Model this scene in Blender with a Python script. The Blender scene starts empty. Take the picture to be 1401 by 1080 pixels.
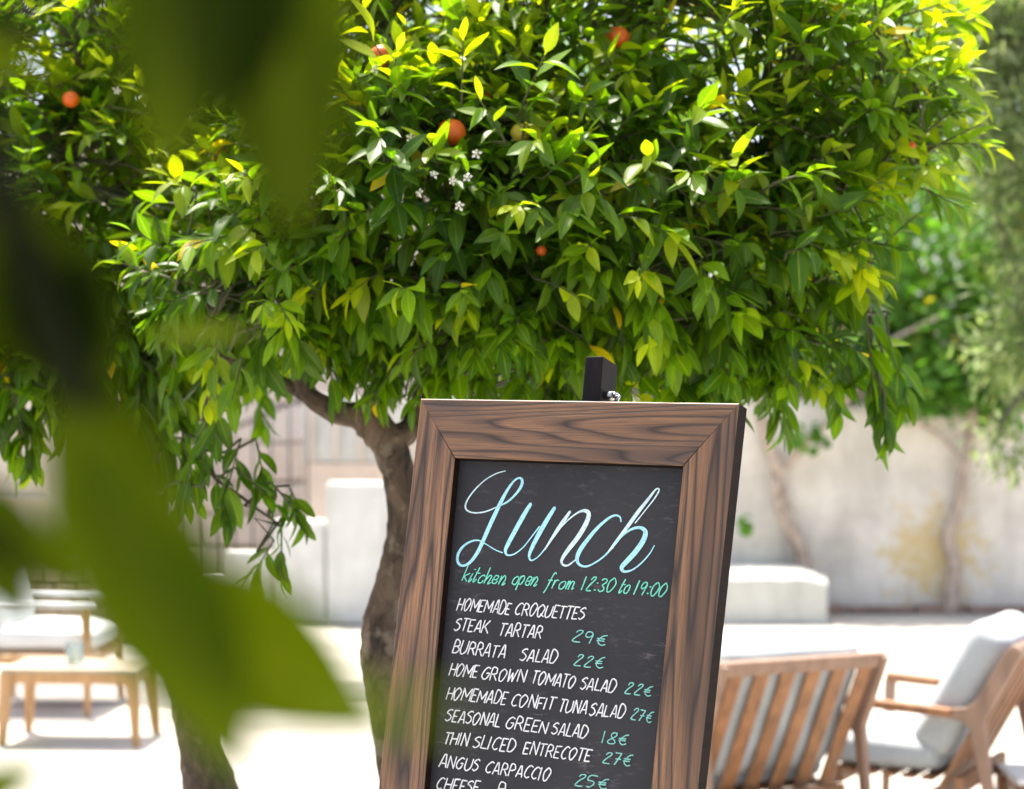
import bpy, math, random
import numpy as np
from mathutils import Vector, Matrix
random.seed(7); rng = np.random.default_rng(7)
S = bpy.context.scene
C = S.collection
# ------------------------------------------------------------------ camera, sky, sun, exposure
F, CX, HY, CH = 2400.0, 700.5, 570.0, 1.70      # focal length in photo pixels, centre, horizon row, eye height
cam_d = bpy.data.cameras.new('camera'); cam = bpy.data.objects.new('camera', cam_d); C.objects.link(cam)
cam.location = (0, 0, CH); cam.rotation_euler = (math.radians(90), 0, 0)
cam_d.sensor_width = 36; cam_d.lens = F/1401*36; cam_d.shift_y = (HY-540)/1401
cam_d.clip_start = 0.05; cam_d.clip_end = 600
cam_d.dof.use_dof = True; cam_d.dof.focus_distance = 3.08; cam_d.dof.aperture_fstop = 3.1
S.camera = cam
w = bpy.data.worlds.new('World'); S.world = w; w.use_nodes = True
nt = w.node_tree; bg = nt.nodes['Background']
sky = nt.nodes.new('ShaderNodeTexSky'); sky.sky_type = 'NISHITA'; sky.sun_disc = False
SUN_EL, SUN_AZ = 71, -24                         # degrees; azimuth from +Y towards +X
sky.sun_elevation = math.radians(SUN_EL); sky.sun_rotation = math.radians(SUN_AZ)
sky.air_density = 1.0; sky.dust_density = 6.0; sky.ozone_density = 1.0
nt.links.new(sky.outputs[0], bg.inputs[0]); bg.inputs[1].default_value = 0.15
sd = bpy.data.lights.new('sun', 'SUN'); sd.energy = 4.4; sd.angle = math.radians(0.6); sd.color = (1, .94, .84)
sun = bpy.data.objects.new('sun', sd); C.objects.link(sun)
e, a = math.radians(SUN_EL), math.radians(SUN_AZ)
sdir = Vector((math.cos(e)*math.sin(a), math.cos(e)*math.cos(a), math.sin(e)))
sun.rotation_euler = sdir.to_track_quat('Z', 'Y').to_euler(); sun.location = (0, 0, 20)
S.view_settings.view_transform = 'Standard'; S.view_settings.look = 'None'
S.view_settings.gamma = 1; S.view_settings.use_curve_mapping = False; S.view_settings.exposure = 1.52
S.render.engine = 'CYCLES'
S.cycles.use_denoising = True; S.cycles.max_bounces = 8; S.cycles.diffuse_bounces = 4
S.cycles.transmission_bounces = 4; S.cycles.transparent_max_bounces = 8

def P(x, y, D):                                  # the point seen at photo pixel x, y at D metres
    return Vector(((x-CX)/F*D, D, CH-(y-HY)/F*D))

# ------------------------------------------------------------------ helpers
def tag(o, label=None, cat=None, group=None, kind=None):
    if label: o['label'] = label
    if cat: o['category'] = cat
    if group: o['group'] = group
    if kind: o['kind'] = kind
    return o
def empty(name, loc, label, cat, group=None, rz=0):
    o = bpy.data.objects.new(name, None); C.objects.link(o); o.location = loc; o.rotation_euler = (0, 0, rz)
    o.empty_display_size = .1
    return tag(o, label, cat, group)
class MB:
    def __init__(s): s.v = []; s.f = []; s.mi = []; s.sm = []
    def add(s, vs, fs, mi=0, smooth=False):
        b = len(s.v); s.v += [tuple(v) for v in vs]; s.f += [tuple(i+b for i in f) for f in fs]
        s.mi += [mi]*len(fs); s.sm += [smooth]*len(fs)
    def box(s, c, size, M=None, mi=0):
        hx, hy, hz = size[0]/2, size[1]/2, size[2]/2
        vs = [Vector((x, y, z)) for z in (-hz, hz) for y in (-hy, hy) for x in (-hx, hx)]
        if M: vs = [M @ v for v in vs]
        s.add([v+Vector(c) for v in vs], [(0, 2, 3, 1), (4, 5, 7, 6), (0, 1, 5, 4), (2, 6, 7, 3), (0, 4, 6, 2), (1, 3, 7, 5)], mi)
    def bar(s, a, b, w, t, up=(0, 0, 1), w2=None, t2=None):       # tapered bar of rectangular section
        a = Vector(a); b = Vector(b); d = (b-a).normalized(); x = d.cross(Vector(up))
        x = x.normalized() if x.length > 1e-4 else Vector((1, 0, 0)); y = x.cross(d)
        w2 = w if w2 is None else w2; t2 = t if t2 is None else t2
        vs = []
        for p, ww, tt in ((a, w, t), (b, w2, t2)):
            for sx, sy in ((-1, -1), (1, -1), (1, 1), (-1, 1)): vs.append(p+x*sx*ww/2+y*sy*tt/2)
        s.add(vs, [(3, 2, 1, 0), (4, 5, 6, 7), (0, 1, 5, 4), (1, 2, 6, 5), (2, 3, 7, 6), (3, 0, 4, 7)])
    def tube(s, pts, rad, n=8, bump=0, caps=True):
        pts = [Vector(p) for p in pts]; m = len(pts)
        if not hasattr(rad, '__len__'): rad = [rad]*m
        ref = Vector((.3, .9, .1)); vs = []; fs = []
        for i, p in enumerate(pts):
            d = (pts[min(i+1, m-1)]-pts[max(i-1, 0)]).normalized()
            x = d.cross(ref)
            if x.length < .05: x = d.cross(Vector((1, 0, 0)))
            x.normalize(); y = d.cross(x)
            for k in range(n):
                t = 2*math.pi*k/n; r = rad[i]*(1+(bump*(random.random()-.5) if bump else 0))
                vs.append(p+x*math.cos(t)*r+y*math.sin(t)*r)
        for i in range(m-1):
            for k in range(n):
                fs.append((i*n+k, i*n+(k+1) % n, (i+1)*n+(k+1) % n, (i+1)*n+k))
        if caps: fs += [tuple(range(n))[::-1], tuple(range((m-1)*n, m*n))]
        s.add(vs, fs, 0, True)
    def build(s, name, mats, parent=None, local=False, bevel=0, subd=0, kind=None):
        if not isinstance(mats, (list, tuple)): mats = [mats]
        off = np.array(parent.location if (parent and not local) else (0, 0, 0))
        me = bpy.data.meshes.new(name)
        me.from_pydata([tuple(np.array(v)-off) for v in s.v], [], s.f); me.update()
        for m in mats: me.materials.append(m)
        me.polygons.foreach_set('material_index', s.mi); me.polygons.foreach_set('use_smooth', s.sm)
        o = bpy.data.objects.new(name, me); C.objects.link(o)
        if parent: o.parent = parent
        if bevel:
            b = o.modifiers.new('bevel', 'BEVEL'); b.width = bevel; b.segments = 2; b.limit_method = 'ANGLE'
        if subd:
            q = o.modifiers.new('sub', 'SUBSURF'); q.levels = q.render_levels = subd
        if kind: o['kind'] = kind
        return o
def spline(pts, n=6):                            # Catmull-Rom through tuples of any length
    pts = [np.array(p, float) for p in pts]
    if len(pts) < 3: return pts
    q = [2*pts[0]-pts[1]]+pts+[2*pts[-1]-pts[-2]]; out = []
    for i in range(1, len(q)-2):
        for k in range(n):
            t = k/n; p0, p1, p2, p3 = q[i-1:i+3]
            out.append(.5*((2*p1)+(-p0+p2)*t+(2*p0-5*p1+4*p2-p3)*t*t+(-p0+3*p1-3*p2+p3)*t**3))
    out.append(pts[-1]); return out

# ------------------------------------------------------------------ materials
def mat(name):
    m = bpy.data.materials.new(name); m.use_nodes = True
    return m, m.node_tree, m.node_tree.nodes['Principled BSDF']
def N(nt, t, **k):
    n = nt.nodes.new(t)
    for a, b in k.items():
        if a.startswith('i_'): n.inputs[int(a[2:])].default_value = b
        else: setattr(n, a, b)
    return n
def ramp(nt, src, stops):
    r = nt.nodes.new('ShaderNodeValToRGB'); el = r.color_ramp.elements
    while len(el) < len(stops): el.new(.5)
    for x, (p, c) in zip(el, stops): x.position = p; x.color = (*c, 1) if len(c) == 3 else c
    nt.links.new(src, r.inputs[0]); return r.outputs[0]
def coords(nt, scale=(1, 1, 1), kind='Object', attr=None, loc=(0, 0, 0)):
    if attr: s = N(nt, 'ShaderNodeAttribute', attribute_name=attr).outputs['Vector']
    else: s = N(nt, 'ShaderNodeTexCoord').outputs[kind]
    mp = N(nt, 'ShaderNodeMapping'); mp.inputs['Scale'].default_value = scale; mp.inputs['Location'].default_value = loc
    nt.links.new(s, mp.inputs[0]); return mp.outputs[0]
def noise(nt, vec, scale, detail=4, rough=.55, dist=0):
    n = N(nt, 'ShaderNodeTexNoise'); n.inputs['Scale'].default_value = scale; n.inputs['Detail'].default_value = detail
    n.inputs['Roughness'].default_value = rough; n.inputs['Distortion'].default_value = dist
    nt.links.new(vec, n.inputs['Vector']); return n.outputs['Fac']
def mixc(nt, fac, a, b, mode='MIX'):
    m = N(nt, 'ShaderNodeMix', data_type='RGBA', blend_type=mode)
    for s, v in ((m.inputs[0], fac), (m.inputs[6], a), (m.inputs[7], b)):
        if hasattr(v, 'is_output'): nt.links.new(v, s)
        elif isinstance(v, tuple): s.default_value = (*v, 1)
        else: s.default_value = v
    return m.outputs[2]
def math_(nt, op, a, b=0.0):
    m = N(nt, 'ShaderNodeMath', operation=op)
    for s, v in ((m.inputs[0], a), (m.inputs[1], b)):
        if hasattr(v, 'is_output'): nt.links.new(v, s)
        else: s.default_value = v
    return m.outputs[0]
def bump(nt, b, h, dist, strength=1):
    n = N(nt, 'ShaderNodeBump'); n.inputs['Distance'].default_value = dist; n.inputs['Strength'].default_value = strength
    nt.links.new(h, n.inputs['Height']); nt.links.new(n.outputs[0], b.inputs['Normal'])
def simple(name, col, rough=.6, var=.15, scale=8, bmp=0, stretch=(1, 1, 1), metal=0, spec=.5):
    m, nt, b = mat(name); b.inputs['Specular IOR Level'].default_value = spec
    n = noise(nt, coords(nt, stretch), scale)
    c = ramp(nt, n, [(.3, tuple(x*(1-var) for x in col)), (.7, tuple(min(1, x*(1+var)) for x in col))])
    nt.links.new(c, b.inputs['Base Color']); b.inputs['Roughness'].default_value = rough; b.inputs['Metallic'].default_value = metal
    if bmp: bump(nt, b, n, bmp)
    return m

def leaf_material(name, rough=.38, trans=.42, warm=(1.35, 1.25, .25), spec=.36, vs=.35):
    m, nt, b = mat(name)
    at = N(nt, 'ShaderNodeAttribute', attribute_name='tint'); md = N(nt, 'ShaderNodeAttribute', attribute_name='mid')
    n = noise(nt, coords(nt), 45, 3)
    col = mixc(nt, math_(nt, 'MULTIPLY', n, .35), at.outputs['Color'], (.02, .05, .005))
    vein = ramp(nt, md.outputs['Fac'], [(0, (1, 1, 1)), (.13, (0, 0, 0))])
    col = mixc(nt, math_(nt, 'MULTIPLY', vein, vs), col, (.25, .33, .09))
    nt.links.new(col, b.inputs['Base Color']); b.inputs['Roughness'].default_value = rough
    b.inputs['Specular IOR Level'].default_value = spec
    bump(nt, b, md.outputs['Fac'], .003, .5)
    tr = N(nt, 'ShaderNodeBsdfTranslucent')
    tc = mixc(nt, 1.0, col, warm, 'MULTIPLY'); nt.links.new(tc, tr.inputs[0])
    mx = N(nt, 'ShaderNodeMixShader'); mx.inputs[0].default_value = trans
    nt.links.new(b.outputs[0], mx.inputs[1]); nt.links.new(tr.outputs[0], mx.inputs[2])
    nt.links.new(mx.outputs[0], nt.nodes['Material Output'].inputs[0]); return m
M_leaf = leaf_material('citrus_leaf', .43, .52, (3.1, 2.85, .25))
M_leaf_near = leaf_material('matt_citrus_leaf', .8, .5, (2.6, 2.1, .2), .08, .10)
M_vine = leaf_material('vine_leaf', .6, .45, (1.4, 1.5, .4))
M_olive = leaf_material('olive_leaf', .55, .4, (1.8, 1.9, .9))

def bark(name, c1, c2, scale=14):
    m, nt, b = mat(name)
    n = noise(nt, coords(nt, (1, 1, .5)), scale, 8, .7, .6); n2 = noise(nt, coords(nt), 13, 4)
    c = ramp(nt, n, [(.38, c1), (.62, c2)])
    lich = ramp(nt, n2, [(.56, (0, 0, 0)), (.63, (1, 1, 1))])
    c = mixc(nt, math_(nt, 'MULTIPLY', lich, .5), c, (.33, .27, .2))
    nt.links.new(c, b.inputs['Base Color']); b.inputs['Roughness'].default_value = .85; bump(nt, b, noise(nt, coords(nt, (1, 1, .35)), scale*2.2, 8, .75, .8), .022)
    return m
M_bark = bark('citrus_bark', (.024, .014, .009), (.18, .122, .080), 18)
M_vbark = bark('vine_bark', (.34, .25, .19), (.66, .54, .44), 16)
M_obark = bark('olive_bark', (.04, .035, .03), (.16, .14, .12), 14)
M_twig = simple('green_twig', (.07, .075, .03), .7, .3, 30)
M_dtwig = simple('dark_twig', (.008, .010, .002), .9, .3, 30, spec=.1)
M_teak = simple('teak', (.25, .115, .048), .5, .35, 3.5, .001, (6, 6, 1))
M_teak_grey = simple('weathered_teak', (.24, .15, .105), .6, .25, 5, .001, (4, 4, 1))
M_oak = simple('pale_oak', (.42, .24, .10), .5, .2, 5, .001, (4, 4, 1))
M_oak_grey = simple('silvered_oak', (.30, .25, .17), .6, .15, 5)
M_cloth = simple('pale_grey_canvas', (.36, .385, .40), .9, .08, 60, .001)
M_cloth2 = simple('white_canvas', (.66, .68, .68), .9, .04, 60, .001)
M_tabletop = simple('white_tabletop', (.78, .77, .74), .4, .04, 6)
M_black = simple('black_stained_wood', (.007, .005, .0055), .6, .5, 9, .0006, (8, 8, 1), 0, .15)
M_steel = simple('steel', (.5, .5, .5), .3, .1, 20, 0, (1, 1, 1), 1)
M_iron = simple('iron_rail', (.06, .05, .045), .6, .3, 20)
M_orange = simple('orange_peel', (.60, .10, .006), .5, .3, 25, .0015)
M_green_orange = simple('yellow_green_peel', (.45, .36, .04), .4, .15, 40, .001)
M_petal = simple('white_petal', (.62, .60, .52), .6, .03, 30)

def wood_frame():
    m, nt, b = mat('brown_ash_wood')
    n = noise(nt, coords(nt, (.72, 9.2, 1), attr='guv'), 1.0, 2.2, .45, .2)
    rings = math_(nt, 'FRACT', math_(nt, 'MULTIPLY', n, 19.0))
    line = ramp(nt, rings, [(0, (1, 1, 1)), (.10, (.55, .55, .55)), (.42, (0, 0, 0)), (.80, (0, 0, 0)), (1.0, (1, 1, 1))])
    fine = noise(nt, coords(nt, (9, 420, 1), attr='guv'), 1, 4, .7)
    broad = noise(nt, coords(nt, (1.4, 13, 1), attr='guv', loc=(7, 3, 0)), 1, 2)
    base = ramp(nt, broad, [(.34, (.100, .050, .027)), (.50, (.205, .098, .043)), (.68, (.300, .150, .070))])
    base = mixc(nt, ramp(nt, fine, [(.35, (1, 1, 1)), (.6, (0, 0, 0))]), base, (.085, .050, .033))
    col = mixc(nt, math_(nt, 'MULTIPLY', line, .95), base, (.017, .010, .008))
    blotch = ramp(nt, noise(nt, coords(nt, (3, 6, 1), attr='guv', loc=(1, 8, 0)), 1, 3), [(.58, (0, 0, 0)), (.70, (1, 1, 1))])
    col = mixc(nt, math_(nt, 'MULTIPLY', blotch, .62), col, (.045, .030, .026))
    nt.links.new(col, b.inputs['Base Color']); b.inputs['Roughness'].default_value = .52
    h = math_(nt, 'SUBTRACT', math_(nt, 'MULTIPLY', fine, .5), math_(nt, 'MULTIPLY', line, .6)); bump(nt, b, h, .0012, .8)
    return m
M_frame = wood_frame()
M_frame_edge = simple('dark_brown_edge', (.009, .0045, .003), .85, .4, 12, .0005, (1, 1, 6), 0, .12)

def chalkboard():
    m, nt, b = mat('chalkboard')
    g = coords(nt, attr='guv'); n = noise(nt, g, 3.2, 4, .6, .6); s = noise(nt, coords(nt, (30, 90, 1), attr='guv'), 1, 5, .8)
    c = ramp(nt, n, [(.3, (.0165, .0160, .0195)), (.75, (.029, .028, .033))])
    sm = math_(nt, 'MULTIPLY', ramp(nt, s, [(.54, (0, 0, 0)), (.8, (1, 1, 1))]), ramp(nt, noise(nt, g, 6.0, 3), [(.42, (0, 0, 0)), (.66, (1, 1, 1))]))
    c = mixc(nt, math_(nt, 'MULTIPLY', sm, .45), c, (.35, .32, .34))
    nt.links.new(c, b.inputs['Base Color']); b.inputs['Roughness'].default_value = .62; b.inputs['Specular IOR Level'].default_value = .3
    bump(nt, b, s, .0002); return m
M_chalk = chalkboard()
def ink(name, col):
    m, nt, b = mat(name)
    n = noise(nt, coords(nt), 170, 5, .7)
    c = ramp(nt, n, [(.34, tuple(x*.62 for x in col)), (.50, tuple(x*.92 for x in col)), (.7, col)])
    nt.links.new(c, b.inputs['Base Color']); b.inputs['Roughness'].default_value = .8; return m
M_white = ink('white_chalk_ink', (.68, .68, .70)); M_cyan = ink('pale_blue_ink', (.36, .70, .80))
M_green = ink('mint_green_ink', (.16, .62, .48)); M_pale = ink('faint_blue_white_ink', (.58, .74, .79)); M_price = ink('faint_green_ink', (.20, .52, .47))

def plaster(name, base, dark, ochre=None, o_c=(0, 0, 0), o_r=1):
    m, nt, b = mat(name)
    g = coords(nt); n = noise(nt, g, 1.3, 6, .6); st = noise(nt, coords(nt, (3.5, 3.5, .8)), 1.0, 6, .7, 1.0)
    mott = noise(nt, g, 7, 5, .7)
    c = ramp(nt, n, [(.38, dark), (.60, base)])
    c = mixc(nt, math_(nt, 'MULTIPLY', ramp(nt, st, [(.46, (0, 0, 0)), (.68, (1, 1, 1))]), .42), c, tuple(x*.62 for x in dark))
    c = mixc(nt, math_(nt, 'MULTIPLY', ramp(nt, mott, [(.5, (0, 0, 0)), (.7, (1, 1, 1))]), .3), c, (.62, .60, .55))
    if ochre:
        vm = N(nt, 'ShaderNodeVectorMath', operation='DISTANCE'); nt.links.new(g, vm.inputs[0]); vm.inputs[1].default_value = o_c
        d = math_(nt, 'ADD', math_(nt, 'DIVIDE', vm.outputs['Value'], o_r), math_(nt, 'MULTIPLY', math_(nt, 'SUBTRACT', mott, .5), 3.0))
        c = mixc(nt, math_(nt, 'MULTIPLY', ramp(nt, d, [(.35, (1, 1, 1)), (.85, (0, 0, 0))]), .75), c, ochre)
    nt.links.new(c, b.inputs['Base Color']); b.inputs['Roughness'].default_value = .9; bump(nt, b, mott, .02)
    return m
M_wall = plaster('weathered_plaster', (.76, .71, .62), (.56, .515, .44), (.60, .43, .14), (1.75, 0, .50), .55)
M_whitewash = plaster('whitewashed_plaster', (.66, .66, .62), (.54, .54, .49))
M_house = plaster('sandy_render', (.74, .62, .52), (.64, .52, .43))
def stone(name, cols):
    m, nt, b = mat(name)
    r = N(nt, 'ShaderNodeObjectInfo').outputs['Random']
    c = ramp(nt, r, [(i/(len(cols)-1), x) for i, x in enumerate(cols)]); g = coords(nt, kind='Object')
    n = noise(nt, g, 9, 6, .65); c = mixc(nt, math_(nt, 'MULTIPLY', n, .35), c, (.34, .28, .22))
    nt.links.new(c, b.inputs['Base Color']); b.inputs['Roughness'].default_value = .9; bump(nt, b, n, .02); return m
M_stone = stone('sandstone_block', [(.80, .68, .58), (.70, .56, .46), (.82, .74, .66), (.76, .65, .56), (.80, .66, .55)])
M_rubble = stone('rubble_stone', [(.40, .30, .19), (.48, .37, .24), (.34, .26, .17), (.52, .42, .28)])
M_mortar = simple('mortar', (.55, .47, .39), .95, .15, 6)
def ground_mat():
    m, nt, b = mat('pale_limestone_gravel')
    g = coords(nt); n = noise(nt, coords(nt, (1, 2.4, 1)), .5, 6, .6); f = noise(nt, g, 60, 4, .7)
    c = ramp(nt, n, [(.32, (.33, .305, .26)), (.6, (.49, .46, .41))]); c = mixc(nt, math_(nt, 'MULTIPLY', f, .25), c, (.36, .33, .29))
    nt.links.new(c, b.inputs['Base Color']); b.inputs['Roughness'].default_value = .92; bump(nt, b, f, .006); return m
M_ground = ground_mat()
M_strip = simple('grey_shade_strip', (.20, .19, .175), .9, .25, 5, .01, (1, 4, 1))

# ------------------------------------------------------------------ ground
g = MB(); g.add([(-150, -60, 0), (150, -60, 0), (150, 250, 0), (-150, 250, 0)], [(0, 1, 2, 3)])
tag(g.build('ground', M_ground), 'pale blown-out limestone gravel courtyard floor', None, None, 'structure')

# ------------------------------------------------------------------ walls and buildings behind
def Zof(y, D): return CH-(y-HY)/F*D
DW = 15.2
wall = empty('garden_wall', (P(1000, 800, DW).x, DW, 0), 'weathered pale plaster garden wall behind the white block, with ochre stains and vine trunks', 'wall')
b = MB()
x0, x1 = P(640, 0, DW).x, P(1700, 0, DW).x; H = Zof(548, DW); th = .45; nx = 60; nz = 14
vs = []; fs = []
for i in range(nx+1):                            # front face, slightly uneven like old render
    for k in range(nz+1):
        x = x0+(x1-x0)*i/nx; z = H*k/nz+(.05*math.sin(i*.9)*math.sin(i*.37) if k == nz else 0)
        vs.append((x, DW+.018*math.sin(x*3.1+z*2)+random.uniform(-.008, .008), z-.02 if k == 0 else z))
for i in range(nx):
    for k in range(nz):
        q = i*(nz+1)+k; fs.append((q, q+nz+1, q+nz+2, q+1))
n0 = len(vs)
for i in range(nx+1): vs.append((vs[i*(nz+1)+nz][0], DW+th, vs[i*(nz+1)+nz][2]))
for i in range(nx): fs.append((i*(nz+1)+nz, (i+1)*(nz+1)+nz, n0+i+1, n0+i))
vs += [(x1, DW+th, 0), (x0, DW+th, 0)]
fs += [(n0+nx, len(vs)-2, len(vs)-1, n0)+tuple()]
b.add(vs, fs, 0, True); b.build('plaster_face', M_wall, wall)
b = MB()
x = x0
while x < x1-.1:
    L = random.uniform(.3, .6); b.box((x+L/2, DW-.07, .035), (L-.03, .12, .07+random.uniform(-.02, .02))); x += L
b.build('base_kerb', simple('reddish_kerb', (.30, .19, .14), .9, .2, 4), wall, bevel=.01)

# house wall of sandy stone far behind the left trees
def block_wall(name, label, cat, corner, W, H, Dp, rz, bl, bh, m_block, m_back, skip=None, jit=.012, gap=.02):
    root = empty(name, corner, label, cat, None, rz)
    b = MB(); b.box((W/2, Dp/2+.03, H/2), (W-.02, Dp, H-.02)); b.build('core', m_back, root, local=True)
    meshes = []
    for v in range(8):
        q = MB(); s = lambda: random.uniform(-.5, .5)
        hx, hz, t = .5, .5, .5
        vs = [(-hx+s()*.06, -t, -hz+s()*.08), (hx+s()*.06, -t, -hz+s()*.08), (hx+s()*.06, -t, hz+s()*.08), (-hx+s()*.06, -t, hz+s()*.08)]
        mid = [(x*.93, -t-.12, z*.9) for x, _, z in vs]; back = [(x, t, z) for x, _, z in vs]
        q.add(mid+vs+back, [(0, 1, 2, 3), (4, 5, 1, 0), (5, 6, 2, 1), (6, 7, 3, 2), (7, 4, 0, 3), (8, 9, 5, 4), (9, 10, 6, 5), (10, 11, 7, 6), (11, 8, 4, 7)])
        me = bpy.data.meshes.new('stone'); me.from_pydata([tuple(v) for v in q.v], [], q.f); me.materials.append(m_block); meshes.append(me)
    z = 0; r = 0
    while z < H-.03:
        h = min(bh*random.uniform(.8, 1.2), H-z); x = 0 if r % 2 else -bl*.4
        if H-z-h < bh*.4: h = H-z
        while x < W:
            L = bl*random.uniform(.65, 1.4); xa = max(x, 0); xb = min(x+L, W)
            if W-xb < bl*.3: xb = W
            if xb-xa > .04 and not (skip and skip((xa+xb)/2, z+h/2)):
                o = bpy.data.objects.new('stone', random.choice(meshes)); C.objects.link(o); o.parent = root
                o.location = ((xa+xb)/2, -.01+random.uniform(-jit, jit), z+h/2); o.scale = (xb-xa-gap, .1, h-gap)
            x += L
            if xb >= W: break
        z += h; r += 1
    return root
Dh = 17.5
xa, xb = P(-260, 0, Dh).x, P(700, 0, Dh).x
block_wall('stone_house_wall', 'pinkish sandstone block wall rising behind the white steps and left tree', 'wall', (xa, Dh, 0), xb-xa, 4.4, .5, 0, .62, .34, M_stone, M_mortar)
# white rendered terrace front on the left with pale vertical bars
Dt = 16.3
ter = empty('terrace_parapet', (P(460, 0, Dt).x, Dt, 0), 'bright whitewashed parapet panel behind the orange tree trunk, above pink stone', 'parapet')
b = MB(); xl, xr = P(415, 0, Dt).x, P(640, 0, Dt).x
zb, zt = Zof(634, Dt), Zof(540, Dt)
b.box(((xl+xr)/2, Dt+.12, (zb+zt)/2), (xr-xl, .2, zt-zb)); b.build('panel', M_whitewash, ter, bevel=.02)
b = MB(); b.box(((xl+xr)/2, Dt+.15, zb/2), (xr-xl-.02, .3, zb-.004)); b.build('stone_footing', M_house, ter)
for i in range(7):
    b = MB(); x = xl+.08+(xr-xl-.16)*i/6; b.bar((x, Dt-.03, zb+.02), (x, Dt-.03, zt), .035, .05); b.build('pilaster', M_house, ter)

# stepped whitewashed blocks at the foot of the wall (three masses, one thing)
Ds = 14.25
st = empty('stair_block', (P(450, 0, Ds).x, Ds, 0), 'stepped whitewashed masonry block left of the slender orange tree trunk', 'masonry steps')
for (pxa, pxb, py, dd, dep) in ((446, 640, 660, 0, .2), (372, 446, 712, .03, .17), (305, 372, 755, .06, .14), (262, 305, 790, .09, .11)):
    b = MB(); xa_, xb_ = P(pxa, 0, Ds+dd).x, P(pxb, 0, Ds+dd).x-.004; z = Zof(py, Ds+dd)
    b.box(((xa_+xb_)/2, Ds+dd+dep/2, z/2), (xb_-xa_, dep, z)); b.build('step', M_whitewash, st, bevel=.035)
# railing with thin iron bars going up behind the steps
rl = empty('stair_railing', (P(300, 0, 15.6).x, 15.6, 0), 'thin dark iron railing bars in front of the sandstone wall', 'railing')
pts = []
for i, px in enumerate(range(196, 426, 25)):
    D = 15.6; x = P(px, 0, D).x; zt_ = Zof(640-i*11, D); pts.append((x, D, zt_))
    b = MB(); b.tube([(x, D, 0), (x, D, zt_)], .011, 6); b.build('baluster', M_iron, rl)
b = MB(); b.tube(pts, .02, 6); b.build('handrail', M_iron, rl)

# left: low rubble wall and tall block wall
Dl = 13.4
block_wall('rubble_wall', 'low tan dry stone wall beyond the left armchair', 'wall', (P(-150, 0, Dl).x, Dl, 0), P(250, 0, Dl).x-P(-150, 0, Dl).x, Zof(757, Dl), .4, 0, .16, .10, M_rubble, M_mortar, None, .02, .012)
b = MB(); Dn = 15.0
nb = empty('side_building', (P(-60, 0, Dn).x, Dn, 0), 'grey-beige rendered building side at the far left behind blurred leaves', 'building')
xl, xr = P(-420, 0, Dn).x, P(66, 0, Dn).x; zt = Zof(470, Dn)
b.box(((xl+xr)/2, Dn+.6, zt/2), (xr-xl, 1.2, zt)); b.build('wall', plaster('beige_render', (.60, .53, .43), (.48, .42, .34)), nb, bevel=.02)
for k in range(2):
    b = MB(); b.box(((xl+xr)/2+.02, Dn-.02, .98+k*.72), (xr-xl+.06, .06, .05)); b.build('string_course', M_mortar, nb, bevel=.008)

# white block on the right
Db = 14.3
wb = MB(); xl, xr = P(900, 0, Db).x, P(1132, 0, Db).x; z = Zof(783, Db)
vs = []; n = 14
prof = [(0, 0), (0, z*.86), (.05, z*.95), (.14, z), (.75, z), (.85, z*.93), (.88, z*.85), (.88, 0)]
for i in range(n+1):
    t = i/n; x = xl+(xr-xl)*t; s = 1-(.10*max(0, (t-.8)/.2)**2)+.012*math.sin(i*1.7)
    for (yy, zz) in prof: vs.append((x, Db+yy, zz*s))
m = len(prof)
fs = [(i*m+k, (i+1)*m+k, (i+1)*m+k+1, i*m+k+1) for i in range(n) for k in range(m-1)]+[tuple(range(m))[::-1], tuple(n*m+k for k in range(m))]
wb.add([Vector(v) for v in vs], fs, 0, False)
tag(wb.build('plaster_block', plaster('white_block_render', (.55, .55, .50), (.45, .45, .40), (.70, .53, .38), (.1, Db, .05), .5), None, bevel=.01), 'low rounded whitewashed masonry bench against the weathered wall, right of the menu board', 'bench')
# tree shade on the gravel, painted as a darker grey strip
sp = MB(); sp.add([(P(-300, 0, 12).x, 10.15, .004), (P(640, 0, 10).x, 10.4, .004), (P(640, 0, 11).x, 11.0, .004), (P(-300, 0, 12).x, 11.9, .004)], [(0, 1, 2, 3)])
tag(sp.build('painted_shade_band', M_strip), 'greyish band of painted tree shade crossing the bright gravel', None, None, 'structure')

# ------------------------------------------------------------------ leaves
def leaf_shape(width=.37, fold=.10, droop=.22, twist=0.0, seg=6, stalk=.08):
    prof = [(0, .02), (stalk, .03)]
    for i in range(1, seg+1):
        t = i/seg; prof.append((stalk+(1-stalk)*t, .5*width*max(0.0, math.sin(math.pi*min(1, t**.82)))**.85))
    vs = []; mid = []
    for (t, wd) in prof[:-1]:
        z = -droop*t*t; a = twist*t
        for sx in (-1, 0, 1):
            vs.append((sx*wd*math.cos(a), t, z+abs(sx)*fold*wd*2.2+sx*wd*math.sin(a))); mid.append(abs(sx)*min(1, wd*8))
    vs.append((0, 1, -droop)); mid.append(.5)
    fs = []; m = len(prof)-1
    for i in range(m-1):
        for k in (0, 1): fs.append((i*3+k, i*3+k+1, (i+1)*3+k+1, (i+1)*3+k))
    j = (m-1)*3; fs += [(j, j+1, m*3), (j+1, j+2, m*3)]
    return np.array(vs), fs, np.array(mid)
SH = [leaf_shape(.30, .22, .42, .4), leaf_shape(.42, .06, .05, .1), leaf_shape(.36, .10, .20), leaf_shape(.40, .16, .34, .25), leaf_shape(.33, .05, .10, -.3), leaf_shape(.38, .2, .26, -.15)]
SH_olive = [leaf_shape(.20, .05, .08, 0, 4), leaf_shape(.18, .1, .2, .3, 4)]
SH_vine = [leaf_shape(.85, .12, .2, .1, 5), leaf_shape(.7, .1, .3, -.2, 5)]

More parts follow.
